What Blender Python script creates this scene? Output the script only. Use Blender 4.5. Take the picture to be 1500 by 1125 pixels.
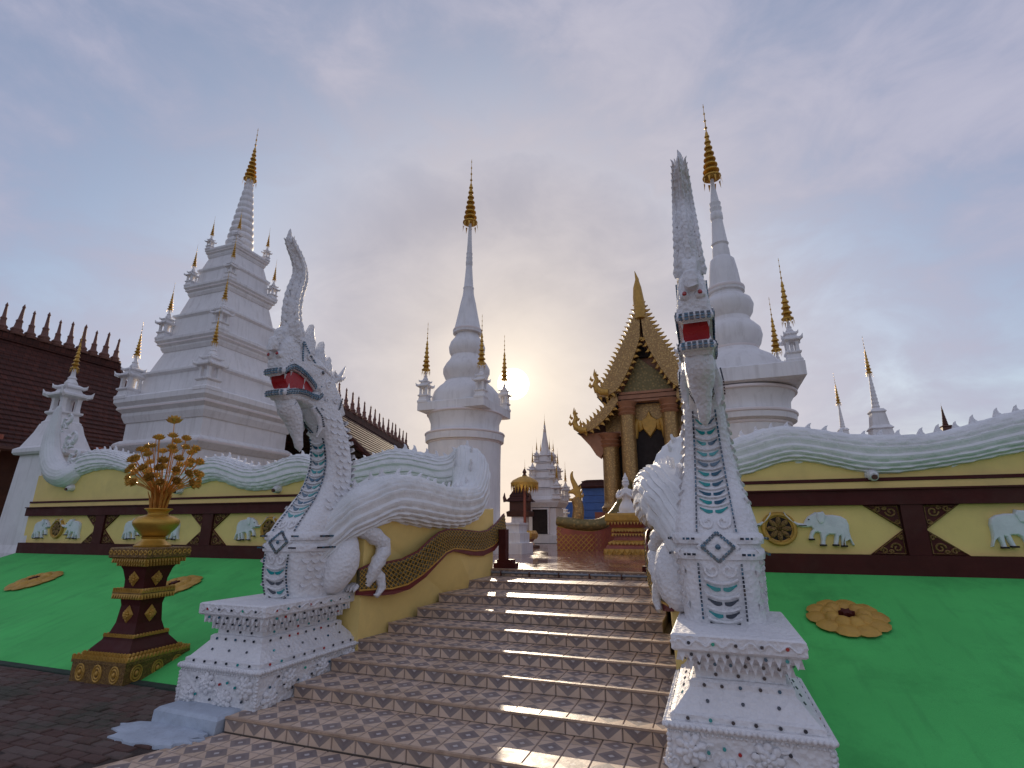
import bpy, bmesh, math, random
from mathutils import Vector, Matrix, noise, geometry
rnd = random.Random(7)
for o in list(bpy.data.objects): bpy.data.objects.remove(o)
sc = bpy.context.scene
COL = sc.collection

# ---------------------------------------------------------------- camera
F, YAW, PITCH, EYE = 760.0, math.radians(20.5), math.radians(15.6), 1.75
FW = Vector((-math.sin(YAW)*math.cos(PITCH), math.cos(YAW)*math.cos(PITCH), math.sin(PITCH)))
RT = Vector((math.cos(YAW), math.sin(YAW), 0))
UP = RT.cross(FW)
cam_d = bpy.data.cameras.new('camera'); cam = bpy.data.objects.new('camera', cam_d); COL.objects.link(cam)
cam.matrix_world = Matrix(((RT.x, UP.x, -FW.x, 0), (RT.y, UP.y, -FW.y, 0), (RT.z, UP.z, -FW.z, EYE), (0, 0, 0, 1)))
cam_d.sensor_width = 36; cam_d.lens = F/1500*36; cam_d.clip_start = 0.05; cam_d.clip_end = 3000
sc.camera = cam
sc.render.resolution_x, sc.render.resolution_y = 1024, 768

# ---------------------------------------------------------------- sky, sun, exposure
SUN_EL, SUN_AZ = math.radians(15.6), math.radians(20.35)      # azimuth measured from +Y towards -X
SUN = Vector((-math.sin(SUN_AZ)*math.cos(SUN_EL), math.cos(SUN_AZ)*math.cos(SUN_EL), math.sin(SUN_EL)))
w = bpy.data.worlds.new('World'); sc.world = w; w.use_nodes = True
nt = w.node_tree; nt.nodes.clear()
def N(t, **k):
    n = nt.nodes.new(t)
    for a, b in k.items(): setattr(n, a, b)
    return n
def L(a, b): nt.links.new(a, b)
def val(x, i, n):
    if hasattr(x, 'is_linked') or hasattr(x, 'links'): L(x, n.inputs[i])
    else: n.inputs[i].default_value = x
def MA(op, a, b=0.0, clamp=False):
    n = N('ShaderNodeMath', operation=op); n.use_clamp = clamp
    val(a, 0, n); val(b, 1, n); return n.outputs[0]
def MIXC(f, a, b):
    n = N('ShaderNodeMix', data_type='RGBA')
    for i, x in ((0, f), (6, a), (7, b)):
        if hasattr(x, 'links'): L(x, n.inputs[i])
        else: n.inputs[i].default_value = x if i == 0 else (*x, 1)
    return n.outputs[2]
def RAMP(x, a, b, lo=0.0, hi=1.0):
    n = N('ShaderNodeMapRange'); n.interpolation_type = 'SMOOTHSTEP'
    L(x, n.inputs[0]); n.inputs[1].default_value = a; n.inputs[2].default_value = b
    n.inputs[3].default_value = lo; n.inputs[4].default_value = hi
    return n.outputs[0]
sky = N('ShaderNodeTexSky'); sky.sky_type = 'NISHITA'; sky.sun_disc = False
sky.sun_elevation = SUN_EL; sky.sun_rotation = -SUN_AZ; sky.dust_density = 1.5; sky.air_density = 1.0
bg_sky = N('ShaderNodeBackground'); L(sky.outputs[0], bg_sky.inputs[0]); bg_sky.inputs[1].default_value = 0.13
tc = N('ShaderNodeTexCoord')
sep = N('ShaderNodeSeparateXYZ'); L(tc.outputs['Generated'], sep.inputs[0])
zc = MA('ADD', MA('MAXIMUM', sep.outputs[2], 0.0), 0.16)
comb = N('ShaderNodeCombineXYZ'); L(sep.outputs[0], comb.inputs[0]); L(sep.outputs[1], comb.inputs[1]); L(MA('MULTIPLY', sep.outputs[2], 1.7), comb.inputs[2])
def NOISE(scale, detail, rough, dist=0.0, off=0.0):
    mp = N('ShaderNodeMapping'); L(comb.outputs[0], mp.inputs[0]); mp.inputs[1].default_value = (off, off*0.7, off*0.3)
    mp.inputs[2].default_value = (0.25, 0.45, 0.4)
    n = N('ShaderNodeTexNoise'); L(mp.outputs[0], n.inputs['Vector'])
    n.inputs['Scale'].default_value = scale; n.inputs['Detail'].default_value = detail
    n.inputs['Roughness'].default_value = rough; n.inputs['Distortion'].default_value = dist
    return n.outputs[0]
n1 = NOISE(1.5, 5, 0.5, 0.3, 3.1); n2 = NOISE(5.5, 7, 0.6, 0.35, 9.4)
dt = N('ShaderNodeVectorMath', operation='DOT_PRODUCT'); L(tc.outputs['Generated'], dt.inputs[0]); dt.inputs[1].default_value = SUN
cosd = dt.outputs['Value']
ang = MA('ARCCOSINE', MA('MINIMUM', cosd, 1.0))
# a veil of high cloud: thick lilac grey, brighter and warmer where the sun shines through it
wide = MA('POWER', MA('MAXIMUM', MA('SUBTRACT', 1.0, MA('DIVIDE', ang, 0.85)), 0.0), 1.6)
near = MA('EXPONENT', MA('MULTIPLY', MA('MULTIPLY', ang, ang), -1.0/(0.105*0.105)))
tight = MA('EXPONENT', MA('MULTIPLY', MA('MULTIPLY', ang, ang), -1.0/(0.042*0.042)))
cl = MA('ADD', MA('MULTIPLY', n1, 0.55), MA('MULTIPLY', n2, 0.45))
shade = RAMP(cl, 0.34, 0.66, 0.91, 1.04)
c1 = MIXC(RAMP(cl, 0.34, 0.66), (0.29, 0.315, 0.465), (0.425, 0.42, 0.52))
c2 = MIXC(MA('MULTIPLY', wide, 0.85), c1, (0.66, 0.575, 0.48))
bg_cl = N('ShaderNodeBackground'); L(c2, bg_cl.inputs[0]); L(MA('MULTIPLY', shade, 0.90), bg_cl.inputs[1])
cover = MA('MAXIMUM', RAMP(cl, 0.36, 0.58, 0.36, 0.93), RAMP(wide, 0.0, 0.45, 0.0, 0.96))
mixs = N('ShaderNodeMixShader'); L(cover, mixs.inputs[0]); L(bg_sky.outputs[0], mixs.inputs[1]); L(bg_cl.outputs[0], mixs.inputs[2])
glow = N('ShaderNodeBackground')
gs = MA('ADD', MA('ADD', MA('MULTIPLY', near, 0.11), MA('MULTIPLY', tight, 0.16)), RAMP(ang, 0.031, 0.026, 0.0, 14.0))
glow.inputs[0].default_value = (1.0, 0.86, 0.62, 1); L(gs, glow.inputs[1])
adds = N('ShaderNodeAddShader'); L(mixs.outputs[0], adds.inputs[0]); L(glow.outputs[0], adds.inputs[1])
out = N('ShaderNodeOutputWorld'); L(adds.outputs[0], out.inputs[0])
sun_d = bpy.data.lights.new('sun', 'SUN'); sun_d.energy = 2.4; sun_d.angle = math.radians(0.9); sun_d.color = (1.0, 0.83, 0.62)
sun = bpy.data.objects.new('sun', sun_d); COL.objects.link(sun); sun.location = SUN*40
sun.rotation_euler = SUN.to_track_quat('Z', 'Y').to_euler()
vs = sc.view_settings; vs.view_transform = 'Standard'; vs.look = 'None'; vs.gamma = 1.0; vs.use_curve_mapping = False
vs.exposure = 0.36

# ---------------------------------------------------------------- pixel -> direction helpers (photo pixels, 1500 x 1125)
def ray(u, v): return FW + RT*((u-750)/F) - UP*((v-562.5)/F)
def AX(u, v, X): d = ray(u, v); t = X/d.x; return Vector((X, t*d.y, EYE+t*d.z))
def AY(u, v, Y): d = ray(u, v); t = Y/d.y; return Vector((t*d.x, Y, EYE+t*d.z))
def AZ(u, v, Z): d = ray(u, v); t = (Z-EYE)/d.z; return Vector((t*d.x, t*d.y, Z))
def MPP(P): return (P-Vector((0, 0, EYE))).dot(FW)/F          # metres per photo pixel at P
def in_view(P, m=60):
    d = P-Vector((0, 0, EYE)); z = d.dot(FW)
    if z < 0.1: return False
    u, v = 750+F*d.dot(RT)/z, 562.5-F*d.dot(UP)/z
    return -m < u < 1500+m and -m < v < 1125+m

# ---------------------------------------------------------------- materials
def mat(name, col, rough=0.6, metal=0.0, var=0.12, vscale=3.0, bump=0.0, bscale=30.0, dirt=None, dirt_amt=0.0, dirt_scale=1.3, col2=None, spec=0.5, build=None, coat=0.0):
    m = bpy.data.materials.new(name); m.use_nodes = True
    t = m.node_tree; b = t.nodes['Principled BSDF']
    b.inputs['Roughness'].default_value = rough; b.inputs['Metallic'].default_value = metal
    b.inputs['Specular IOR Level'].default_value = spec; b.inputs['Coat Weight'].default_value = coat
    def nn(ty, **k):
        n = t.nodes.new(ty)
        for a, c in k.items(): setattr(n, a, c)
        return n
    co = nn('ShaderNodeTexCoord')
    geo = nn('ShaderNodeNewGeometry')
    def noi(scale, detail=5, rough_=0.6):
        n = nn('ShaderNodeTexNoise'); t.links.new(geo.outputs['Position'], n.inputs['Vector'])
        n.inputs['Scale'].default_value = scale; n.inputs['Detail'].default_value = detail; n.inputs['Roughness'].default_value = rough_
        return n.outputs[0]
    def mr(x, a, b_, lo, hi):
        n = nn('ShaderNodeMapRange'); t.links.new(x, n.inputs[0])
        for i, q in enumerate((a, b_, lo, hi)): n.inputs[i+1].default_value = q
        return n.outputs[0]
    def mix(f, a, c, bt='MIX'):
        n = nn('ShaderNodeMix', data_type='RGBA', blend_type=bt)
        for i, x in ((0, f), (6, a), (7, c)):
            if hasattr(x, 'links'): t.links.new(x, n.inputs[i])
            else: n.inputs[i].default_value = x if i == 0 else (*x, 1)
        return n.outputs[2]
    def math_(op, a, c=0.0):
        n = nn('ShaderNodeMath', operation=op)
        for i, x in ((0, a), (1, c)):
            if hasattr(x, 'links'): t.links.new(x, n.inputs[i])
            else: n.inputs[i].default_value = x
        return n.outputs[0]
    env = dict(t=t, b=b, nn=nn, co=co, geo=geo, noi=noi, mr=mr, mix=mix, math=math_)
    lo = tuple(max(0, c*(1-var)) for c in col); hi = tuple(min(1, c*(1+var*0.6)) for c in col)
    c = mix(mr(noi(vscale), 0.3, 0.7, 0, 1), lo, hi)
    if col2 is not None: c = mix(mr(noi(vscale*4, 6), 0.45, 0.62, 0, 1), c, col2)
    if dirt is not None: c = mix(mr(noi(dirt_scale, 7, 0.68), 0.5, 0.72, 0, dirt_amt), c, dirt)
    h = None
    if bump > 0: h = noi(bscale, 4)
    if build:
        r = build(env, c, h)
        if r is not None: c, h = r
    t.links.new(c, b.inputs['Base Color'])
    if h is not None:
        bp = nn('ShaderNodeBump'); bp.inputs['Strength'].default_value = min(1.0, bump if bump > 0 else 0.4); bp.inputs['Distance'].default_value = 0.02
        t.links.new(h, bp.inputs['Height']); t.links.new(bp.outputs[0], b.inputs['Normal'])
    rv = mr(noi(vscale*2.3), 0.3, 0.7, max(0.03, rough-0.08), min(1, rough+0.08)); t.links.new(rv, b.inputs['Roughness'])
    return m

def stain_build(e, c, h):       # rain runs and scuffs on painted render
    mp = e['nn']('ShaderNodeMapping'); e['t'].links.new(e['geo'].outputs['Position'], mp.inputs[0]); mp.inputs[3].default_value = (5.0, 0.7, 0.7)
    n = e['nn']('ShaderNodeTexNoise'); e['t'].links.new(mp.outputs[0], n.inputs['Vector']); n.inputs['Scale'].default_value = 1.6; n.inputs['Detail'].default_value = 6
    c = e['mix'](e['mr'](n.outputs[0], 0.55, 0.78, 0, 0.28), c, (0.04, 0.2, 0.06))
    c = e['mix'](e['mr'](e['noi'](38, 4, 0.7), 0.66, 0.74, 0, 0.55), c, (0.03, 0.10, 0.04))
    return c, h
def streak_build(e, c, h):      # grey rain streaks below every ledge of limewashed towers
    mp = e['nn']('ShaderNodeMapping'); e['t'].links.new(e['geo'].outputs['Position'], mp.inputs[0]); mp.inputs[3].default_value = (5.0, 5.0, 0.45)
    n = e['nn']('ShaderNodeTexNoise'); e['t'].links.new(mp.outputs[0], n.inputs['Vector']); n.inputs['Scale'].default_value = 1.3; n.inputs['Detail'].default_value = 7; n.inputs['Roughness'].default_value = 0.65
    c = e['mix'](e['mr'](n.outputs[0], 0.50, 0.74, 0, 0.5), c, (0.50, 0.47, 0.45))
    return c, h
def stucco_build(e, c, h):      # lumpy hand-modelled plaster
    v = e['nn']('ShaderNodeTexVoronoi'); v.inputs['Scale'].default_value = 26; e['t'].links.new(e['geo'].outputs['Position'], v.inputs['Vector'])
    a = e['math']('MULTIPLY', v.outputs['Distance'], 1.3)
    b_ = e['math']('ADD', a, e['math']('MULTIPLY', e['noi'](14, 6, 0.7), 1.1))
    return c, b_
def scale_build(e, c, h):       # rows of overlapping plates along the body, from the sweep's own UVs
    uv = e['nn']('ShaderNodeUVMap')
    br = e['nn']('ShaderNodeTexBrick'); e['t'].links.new(uv.outputs[0], br.inputs['Vector'])
    br.offset = 0.5; br.inputs['Scale'].default_value = 1.0; br.inputs['Mortar Size'].default_value = 0.025; br.inputs['Mortar Smooth'].default_value = 0.8
    br.inputs['Brick Width'].default_value = 0.24; br.inputs['Row Height'].default_value = 1/24
    hh = e['math']('SUBTRACT', e['math']('MULTIPLY', e['noi'](16, 5, 0.65), 0.8), e['math']('MULTIPLY', br.outputs['Fac'], 0.45))
    return c, hh
WHITE = mat('white_stucco', (0.80, 0.79, 0.80), 0.55, var=0.07, bump=0.55, dirt=(0.52, 0.50, 0.50), dirt_amt=0.35, dirt_scale=2.2, build=stucco_build)
SCALE = mat('white_scaled_stucco', (0.80, 0.80, 0.80), 0.55, var=0.07, bump=0.6, dirt=(0.50, 0.52, 0.50), dirt_amt=0.4, dirt_scale=2.0, build=scale_build)
SMOOTHW = mat('white_limewash', (0.82, 0.80, 0.80), 0.6, var=0.05, bump=0.12, bscale=8, dirt=(0.60, 0.57, 0.56), dirt_amt=0.35, dirt_scale=0.8, build=streak_build)
TRIMW = mat('cream_moulding', (0.80, 0.72, 0.70), 0.6, var=0.06, bump=0.1, bscale=10)
YELLOW = mat('yellow_paint', (0.88, 0.66, 0.23), 0.65, var=0.08, vscale=1.5, bump=0.15, bscale=60, dirt=(0.52, 0.38, 0.16), dirt_amt=0.3)
MAROON = mat('maroon_paint', (0.075, 0.014, 0.012), 0.6, var=0.2, spec=0.2, bump=0.1, bscale=40, dirt=(0.10, 0.05, 0.04), dirt_amt=0.4)
GREEN = mat('green_paint', (0.10, 0.58, 0.145), 0.8, spec=0.2, var=0.12, vscale=0.8, bump=0.3, bscale=90, dirt=(0.06, 0.36, 0.09), dirt_amt=0.75, dirt_scale=1.1, build=stain_build)
GOLD = mat('gold_paint', (0.62, 0.36, 0.07), 0.36, metal=0.75, var=0.2, vscale=9, bump=0.25, bscale=45, dirt=(0.25, 0.13, 0.04), dirt_amt=0.5, dirt_scale=6)
GOLDM = mat('matt_gold_paint', (0.58, 0.33, 0.06), 0.5, metal=0.15, var=0.2, vscale=7, bump=0.3, bscale=40, dirt=(0.30, 0.16, 0.04), dirt_amt=0.5, dirt_scale=5)
DGOLD = mat('dull_gold_on_maroon', (0.33, 0.19, 0.05), 0.5, metal=0.3, var=0.3, vscale=25, bump=0.8, bscale=40, col2=(0.07, 0.025, 0.015))
def mosaic_build(e, c, h):
    v = e['nn']('ShaderNodeTexVoronoi'); v.inputs['Scale'].default_value = 14; e['t'].links.new(e['geo'].outputs['Position'], v.inputs['Vector'])
    c2 = e['mix'](e['mr'](v.outputs['Distance'], 0.0, 0.5, 0, 1), (0.70, 0.45, 0.16), (0.34, 0.20, 0.075))
    return c2, v.outputs['Distance']
GMOS = mat('gold_mosaic', (0.4, 0.25, 0.07), 0.35, metal=0.45, bump=0.5, build=mosaic_build)
def gmos2(e, c, h):
    v = e['nn']('ShaderNodeTexVoronoi'); v.inputs['Scale'].default_value = 9; e['t'].links.new(e['geo'].outputs['Position'], v.inputs['Vector'])
    c2 = e['mix'](e['mr'](v.outputs['Distance'], 0.0, 0.45, 0, 1), (0.42, 0.28, 0.10), (0.18, 0.14, 0.05))
    return c2, v.outputs['Distance']
GREENMOS = mat('green_gold_mosaic', (0.2, 0.2, 0.07), 0.45, metal=0.3, bump=0.5, build=gmos2)
TERRA = mat('red_lacquer', (0.34, 0.085, 0.05), 0.4, var=0.2, vscale=3, bump=0.2, bscale=20, dirt=(0.2, 0.07, 0.04), dirt_amt=0.5)
PINKST = mat('rose_moulding', (0.38, 0.17, 0.085), 0.5, var=0.2, vscale=4, bump=0.25, bscale=14)
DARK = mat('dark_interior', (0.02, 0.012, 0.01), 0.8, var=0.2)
RED = mat('red_gloss_paint', (0.42, 0.012, 0.015), 0.3, var=0.1)
BLUEHUT = mat('blue_boards', (0.04, 0.13, 0.42), 0.5, var=0.15, bump=0.1)
PIPE = mat('grey_blue_conduit', (0.22, 0.25, 0.29), 0.4, var=0.15, metal=0.2)
CEM = mat('pale_blue_cement', (0.46, 0.52, 0.60), 0.75, var=0.14, vscale=4, bump=0.5, bscale=20, dirt=(0.28, 0.30, 0.34), dirt_amt=0.6, dirt_scale=5)
CONC = mat('grey_brown_concrete', (0.20, 0.16, 0.13), 0.75, var=0.2, bump=0.3, bscale=25)
def roof_build(e, c, h):        # individual clay tiles: uneven tone and a joint between neighbours
    sp = e['nn']('ShaderNodeSeparateXYZ'); e['t'].links.new(e['geo'].outputs['Position'], sp.inputs[0])
    cb = e['nn']('ShaderNodeCombineXYZ'); e['t'].links.new(sp.outputs[1], cb.inputs[0]); e['t'].links.new(sp.outputs[2], cb.inputs[1])
    br = e['nn']('ShaderNodeTexBrick'); e['t'].links.new(cb.outputs[0], br.inputs['Vector']); br.offset = 0.5
    br.inputs['Scale'].default_value = 1.0; br.inputs['Brick Width'].default_value = 0.22; br.inputs['Row Height'].default_value = 0.236; br.inputs['Mortar Size'].default_value = 0.012
    br.inputs['Color1'].default_value = (0.75, 0.75, 0.75, 1); br.inputs['Color2'].default_value = (1.1, 1.05, 1.0, 1); br.inputs['Mortar'].default_value = (0.3, 0.3, 0.3, 1); br.inputs['Bias'].default_value = -0.2
    return e['mix'](1.0, c, br.outputs['Color'], 'MULTIPLY'), h
ROOF = mat('brown_roof_tile', (0.085, 0.026, 0.018), 0.7, spec=0.25, var=0.25, vscale=2.5, bump=0.2, bscale=20, dirt=(0.06, 0.03, 0.025), dirt_amt=0.5, build=roof_build)
WOOD = mat('dark_wood', (0.10, 0.035, 0.02), 0.6, var=0.3)
SCALEG = mat('olive_scale', (0.10, 0.085, 0.035), 0.4, var=0.3, vscale=18, bump=0.3, bscale=50)
FLOORT = None
def floor_build(e, c, h):
    oi = e['nn']('ShaderNodeObjectInfo')
    c = e['mix'](e['mr'](e['noi'](2.2, 8, 0.7), 0.35, 0.65, 0, 1), (0.15, 0.05, 0.035), (0.34, 0.15, 0.11))
    c = e['mix'](e['mr'](oi.outputs['Random'], 0, 1, 0, 0.3), c, (0.36, 0.18, 0.13))
    return c, e['noi'](3, 2)
FLOORT = mat('polished_red_marble', (0.25, 0.1, 0.07), 0.16, bump=0.02, build=floor_build, coat=0.3)
def tile_build(e, c, h):
    t = e['t']; uv = e['nn']('ShaderNodeUVMap'); s = e['nn']('ShaderNodeSeparateXYZ'); t.links.new(uv.outputs[0], s.inputs[0])
    ax = e['math']('ABSOLUTE', e['math']('SUBTRACT', s.outputs[0], 0.5)); ay = e['math']('ABSOLUTE', e['math']('SUBTRACT', s.outputs[1], 0.5))
    d = e['math']('ADD', ax, ay)
    d = e['math']('ADD', d, e['math']('MULTIPLY', e['math']('SUBTRACT', e['noi'](60, 3), 0.5), 0.05))
    oi = e['nn']('ShaderNodeObjectInfo')
    pink = e['mix'](e['mr'](oi.outputs['Random'], 0, 1, 0, 1), (0.60, 0.44, 0.32), (0.71, 0.54, 0.42))
    dark = e['mix'](e['mr'](oi.outputs['Random'], 0, 1, 0, 1), (0.23, 0.185, 0.175), (0.31, 0.255, 0.24))
    c = e['mix'](e['mr'](d, 0.47, 0.50, 0, 1), dark, pink)
    c = e['mix'](e['mr'](d, 0.30, 0.26, 0, 0.25), c, (0.12, 0.09, 0.105))
    c = e['mix'](e['mr'](d, 0.13, 0.10, 0, 0.85), c, (0.60, 0.55, 0.52))
    c = e['mix'](e['mr'](d, 0.88, 0.93, 0, 0.55), c, (0.60, 0.50, 0.45))
    edge = e['math']('MAXIMUM', ax, ay)
    c = e['mix'](e['mr'](edge, 0.47, 0.5, 0, 0.3), c, (0.12, 0.07, 0.05))
    c = e['mix'](e['mr'](e['noi'](2.4, 8, 0.7), 0.45, 0.75, 0, 0.55), c, (0.36, 0.26, 0.18))
    c = e['mix'](e['mr'](e['noi'](11, 6, 0.7), 0.62, 0.75, 0, 0.5), c, (0.06, 0.04, 0.035))
    return c, e['noi'](40, 3)
TILE = mat('diamond_pattern_tile', (0.3, 0.2, 0.17), 0.46, bump=0.06, spec=0.12, build=tile_build)
NOSE = mat('worn_tile_nosing', (0.50, 0.35, 0.25), 0.5, spec=0.2, var=0.25, vscale=6, bump=0.2, dirt=(0.12, 0.07, 0.05), dirt_amt=0.7, dirt_scale=5)
def paver_build(e, c, h):
    oi = e['nn']('ShaderNodeObjectInfo')
    c = e['mix'](e['mr'](oi.outputs['Random'], 0, 1, 0, 0.8), c, (0.14, 0.10, 0.085))
    c = e['mix'](e['mr'](e['noi'](1.1, 6, 0.7), 0.5, 0.62, 0, 0.75), c, (0.05, 0.055, 0.035))
    return c, h
PAVER = mat('red_brown_paver', (0.105, 0.05, 0.038), 0.85, var=0.3, vscale=8, bump=0.5, bscale=60, build=paver_build)
GROUND = mat('dark_earth', (0.055, 0.036, 0.028), 0.95, var=0.4, vscale=5, bump=0.6, bscale=40)
def gl(name, col, rough=0.12): return mat(name, col, rough, var=0.25, vscale=40, spec=0.9, coat=0.6)
G_DARK = gl('dark_mirror_glass', (0.012, 0.022, 0.04)); G_BLUE = gl('blue_mirror_glass', (0.02, 0.10, 0.17)); G_TEAL = gl('teal_mirror_glass', (0.01, 0.30, 0.30)); G_RED = gl('red_mirror_glass', (0.4, 0.01, 0.015)); G_GRN = gl('green_mirror_glass', (0.02, 0.42, 0.28))

# ---------------------------------------------------------------- mesh builder
WL = {}
XM = -2.285                                                     # axis of the stairs
class MB:
    def __init__(s): s.v = []; s.f = []; s.uv = []
    def add(s, vs, fs, uvs=None):
        o = len(s.v); s.v += [tuple(p) for p in vs]
        for i, f in enumerate(fs):
            s.f.append([o+k for k in f]); s.uv.append(uvs[i] if uvs else None)
        return s
    def box(s, c, d, M=None, taper=1.0):
        x, y, z = d[0]/2, d[1]/2, d[2]/2; k = taper
        p = [Vector(q) for q in ((-x, -y, -z), (x, -y, -z), (x, y, -z), (-x, y, -z), (-x*k, -y*k, z), (x*k, -y*k, z), (x*k, y*k, z), (-x*k, y*k, z))]
        if M: p = [M @ q for q in p]
        c = Vector(c)
        return s.add([q+c for q in p], [(3, 2, 1, 0), (4, 5, 6, 7), (0, 1, 5, 4), (1, 2, 6, 5), (2, 3, 7, 6), (3, 0, 4, 7)])
    def rects(s, levels, cx, cy):          # stacked rectangles (half x, half y, z)
        p = []
        for hx, hy, z in levels: p += [(cx-hx, cy-hy, z), (cx+hx, cy-hy, z), (cx+hx, cy+hy, z), (cx-hx, cy+hy, z)]
        f = [(3, 2, 1, 0)]
        for i in range(len(levels)-1):
            for j in range(4): a = i*4+j; b = i*4+(j+1) % 4; f.append((a, b, b+4, a+4))
        n = (len(levels)-1)*4; f.append((n, n+1, n+2, n+3))
        return s.add(p, f)
    def lathe(s, prof, c=(0, 0, 0), n=24, ph=0.0):  # (r, z)
        c = Vector(c); p = []; f = []
        for r, z in prof:
            for j in range(n):
                a = ph+2*math.pi*j/n; p.append(c+Vector((r*math.cos(a), r*math.sin(a), z)))
        m = len(prof)
        for i in range(m-1):
            for j in range(n): a = i*n+j; b = i*n+(j+1) % n; f.append((a, b, b+n, a+n))
        f.append(tuple(reversed(range(n)))); f.append(tuple(range((m-1)*n, m*n)))
        return s.add(p, f)
    def rings(s, rings, closed_path=False, uvlen=None, vrep=1.0):
        n = len(rings[0]); p = [q for r in rings for q in r]; f = []; uvs = []
        for i in range(len(rings)-1):
            u0, u1 = (uvlen[i], uvlen[i+1]) if uvlen else (i, i+1)
            for j in range(n):
                a = i*n+j; b = i*n+(j+1) % n; f.append((a, b, b+n, a+n))
                uvs.append([(u0, j/n*vrep), (u0, (j+1)/n*vrep), (u1, (j+1)/n*vrep), (u1, j/n*vrep)])
        f.append(tuple(reversed(range(n)))); uvs.append([(0, 0)]*n)
        m = (len(rings)-1)*n; f.append(tuple(range(m, m+n))); uvs.append([(0, 0)]*n)
        return s.add(p, f, uvs)
    def tube(s, pts, rad, n=8):
        pts = [Vector(p) for p in pts]; rr = rad if isinstance(rad, (list, tuple)) else [rad]*len(pts)
        R = []; prev = None
        for i, p in enumerate(pts):
            t = (pts[min(i+1, len(pts)-1)]-pts[max(i-1, 0)])
            t = t.normalized() if t.length > 1e-9 else Vector((0, 0, 1))
            if prev is None: a = t.orthogonal().normalized()
            else:
                a = prev-t*prev.dot(t); a = a.normalized() if a.length > 1e-6 else t.orthogonal().normalized()
            prev = a; b = t.cross(a)
            R.append([p+(a*math.cos(2*math.pi*k/n)+b*math.sin(2*math.pi*k/n))*max(rr[i], 0.0005) for k in range(n)])
        return s.rings(R)
    def loft(s, outline, layers, to3):     # 2D outline, layers of (depth, inset); to3(a, b, depth) -> point
        n = len(outline); A = sum(outline[i][0]*outline[(i+1) % n][1]-outline[(i+1) % n][0]*outline[i][1] for i in range(n))
        if A < 0: outline = outline[::-1]
        nor = []
        for i in range(n):
            a, b, c = outline[i-1], outline[i], outline[(i+1) % n]
            e1 = Vector((b[0]-a[0], b[1]-a[1])); e2 = Vector((c[0]-b[0], c[1]-b[1]))
            if e1.length > 1e-9: e1.normalize()
            if e2.length > 1e-9: e2.normalize()
            q = Vector((e1.y+e2.y, -e1.x-e2.x)); nor.append(q.normalized() if q.length > 1e-6 else Vector((0, 0)))
        p = []; f = []
        for d, ins in layers:
            for i in range(n): p.append(to3(outline[i][0]-nor[i].x*ins, outline[i][1]-nor[i].y*ins, d))
        for k in range(len(layers)-1):
            for i in range(n): a = k*n+i; b = k*n+(i+1) % n; f.append((a, b, b+n, a+n))
        m = (len(layers)-1)*n
        for k in (0, len(layers)-1):
            ins = layers[k][1]
            for t in geometry.tessellate_polygon([[Vector((outline[i][0]-nor[i].x*ins, outline[i][1]-nor[i].y*ins, 0)) for i in range(n)]]):
                f.append(tuple(k*n+i for i in (t if k else t[::-1])))
        return s.add(p, f)
    def ball(s, c, r, M=None, nu=10, nv=7):
        c = Vector(c); R = []
        for i in range(nv+1):
            th = math.pi*(0.02+0.96*i/nv)
            ring = []
            for j in range(nu):
                a = 2*math.pi*j/nu; q = Vector((r[0]*math.sin(th)*math.cos(a), r[1]*math.sin(th)*math.sin(a), -r[2]*math.cos(th)))
                ring.append(c+(M @ q if M else q))
            R.append(ring)
        return s.rings(R)
    def jitter(s, amp, freq=9.0, seed=0.0):
        s.v = [tuple(Vector(p)+noise.noise_vector(Vector(p)*freq+Vector((seed, seed, seed)))*amp) for p in s.v]; return s
    def mirror(s):
        m = MB(); m.v = [(2*XM-x, y, z) for x, y, z in s.v]
        m.f = [f[::-1] for f in s.f]; m.uv = [u[::-1] if u else None for u in s.uv]; return m
    def mesh(s, name, m, smooth=None):
        me = bpy.data.meshes.new(name); me.from_pydata(s.v, [], s.f)
        if any(u for u in s.uv):
            ul = me.uv_layers.new(name='UVMap'); k = 0
            for f, u in zip(s.f, s.uv):
                for i in range(len(f)): ul.data[k].uv = u[i] if u else (0, 0); k += 1
        bm = bmesh.new(); bm.from_mesh(me); bmesh.ops.recalc_face_normals(bm, faces=bm.faces); bm.to_mesh(me); bm.free()
        me.materials.append(m)
        if smooth is not None:
            for p in me.polygons: p.use_smooth = True
            me.set_sharp_from_angle(angle=math.radians(smooth))
        return me
    def build(s, name, m, parent=None, smooth=None, mir=False, **tg):
        return place(name, (s.mirror() if mir else s).mesh(name, m, smooth), parent, **tg)
def place(name, me, parent=None, loc=(0, 0, 0), rot=None, scale=None, label=None, cat=None, group=None, kind=None):
    o = bpy.data.objects.new(name, me); COL.objects.link(o); loc = Vector(loc)
    WL[o] = loc
    if parent: o.parent = parent; o.location = loc-WL[parent]
    else: o.location = loc
    if rot: o.rotation_euler = rot
    if scale: o.scale = scale if isinstance(scale, (tuple, list)) else (scale,)*3
    if label: o['label'] = label
    if cat: o['category'] = cat
    if group: o['group'] = group
    if kind: o['kind'] = kind
    return o
def thing(name, loc, label, cat, group=None):
    return place(name, None, None, loc, label=label, cat=cat, group=group)
def interp(pts, x):
    if x <= pts[0][0]: return pts[0][1]
    for (a, b), (c, d) in zip(pts, pts[1:]):
        if x <= c:
            t = (x-a)/(c-a) if c > a else 0
            return b+(d-b)*t
    return pts[-1][1]
def smooth_pts(pts, it=1):
    for _ in range(it):
        q = [pts[0]]
        for a, b in zip(pts, pts[1:]): q += [a*0.75+b*0.25, a*0.25+b*0.75]
        pts = q+[pts[-1]]
    return pts
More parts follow.
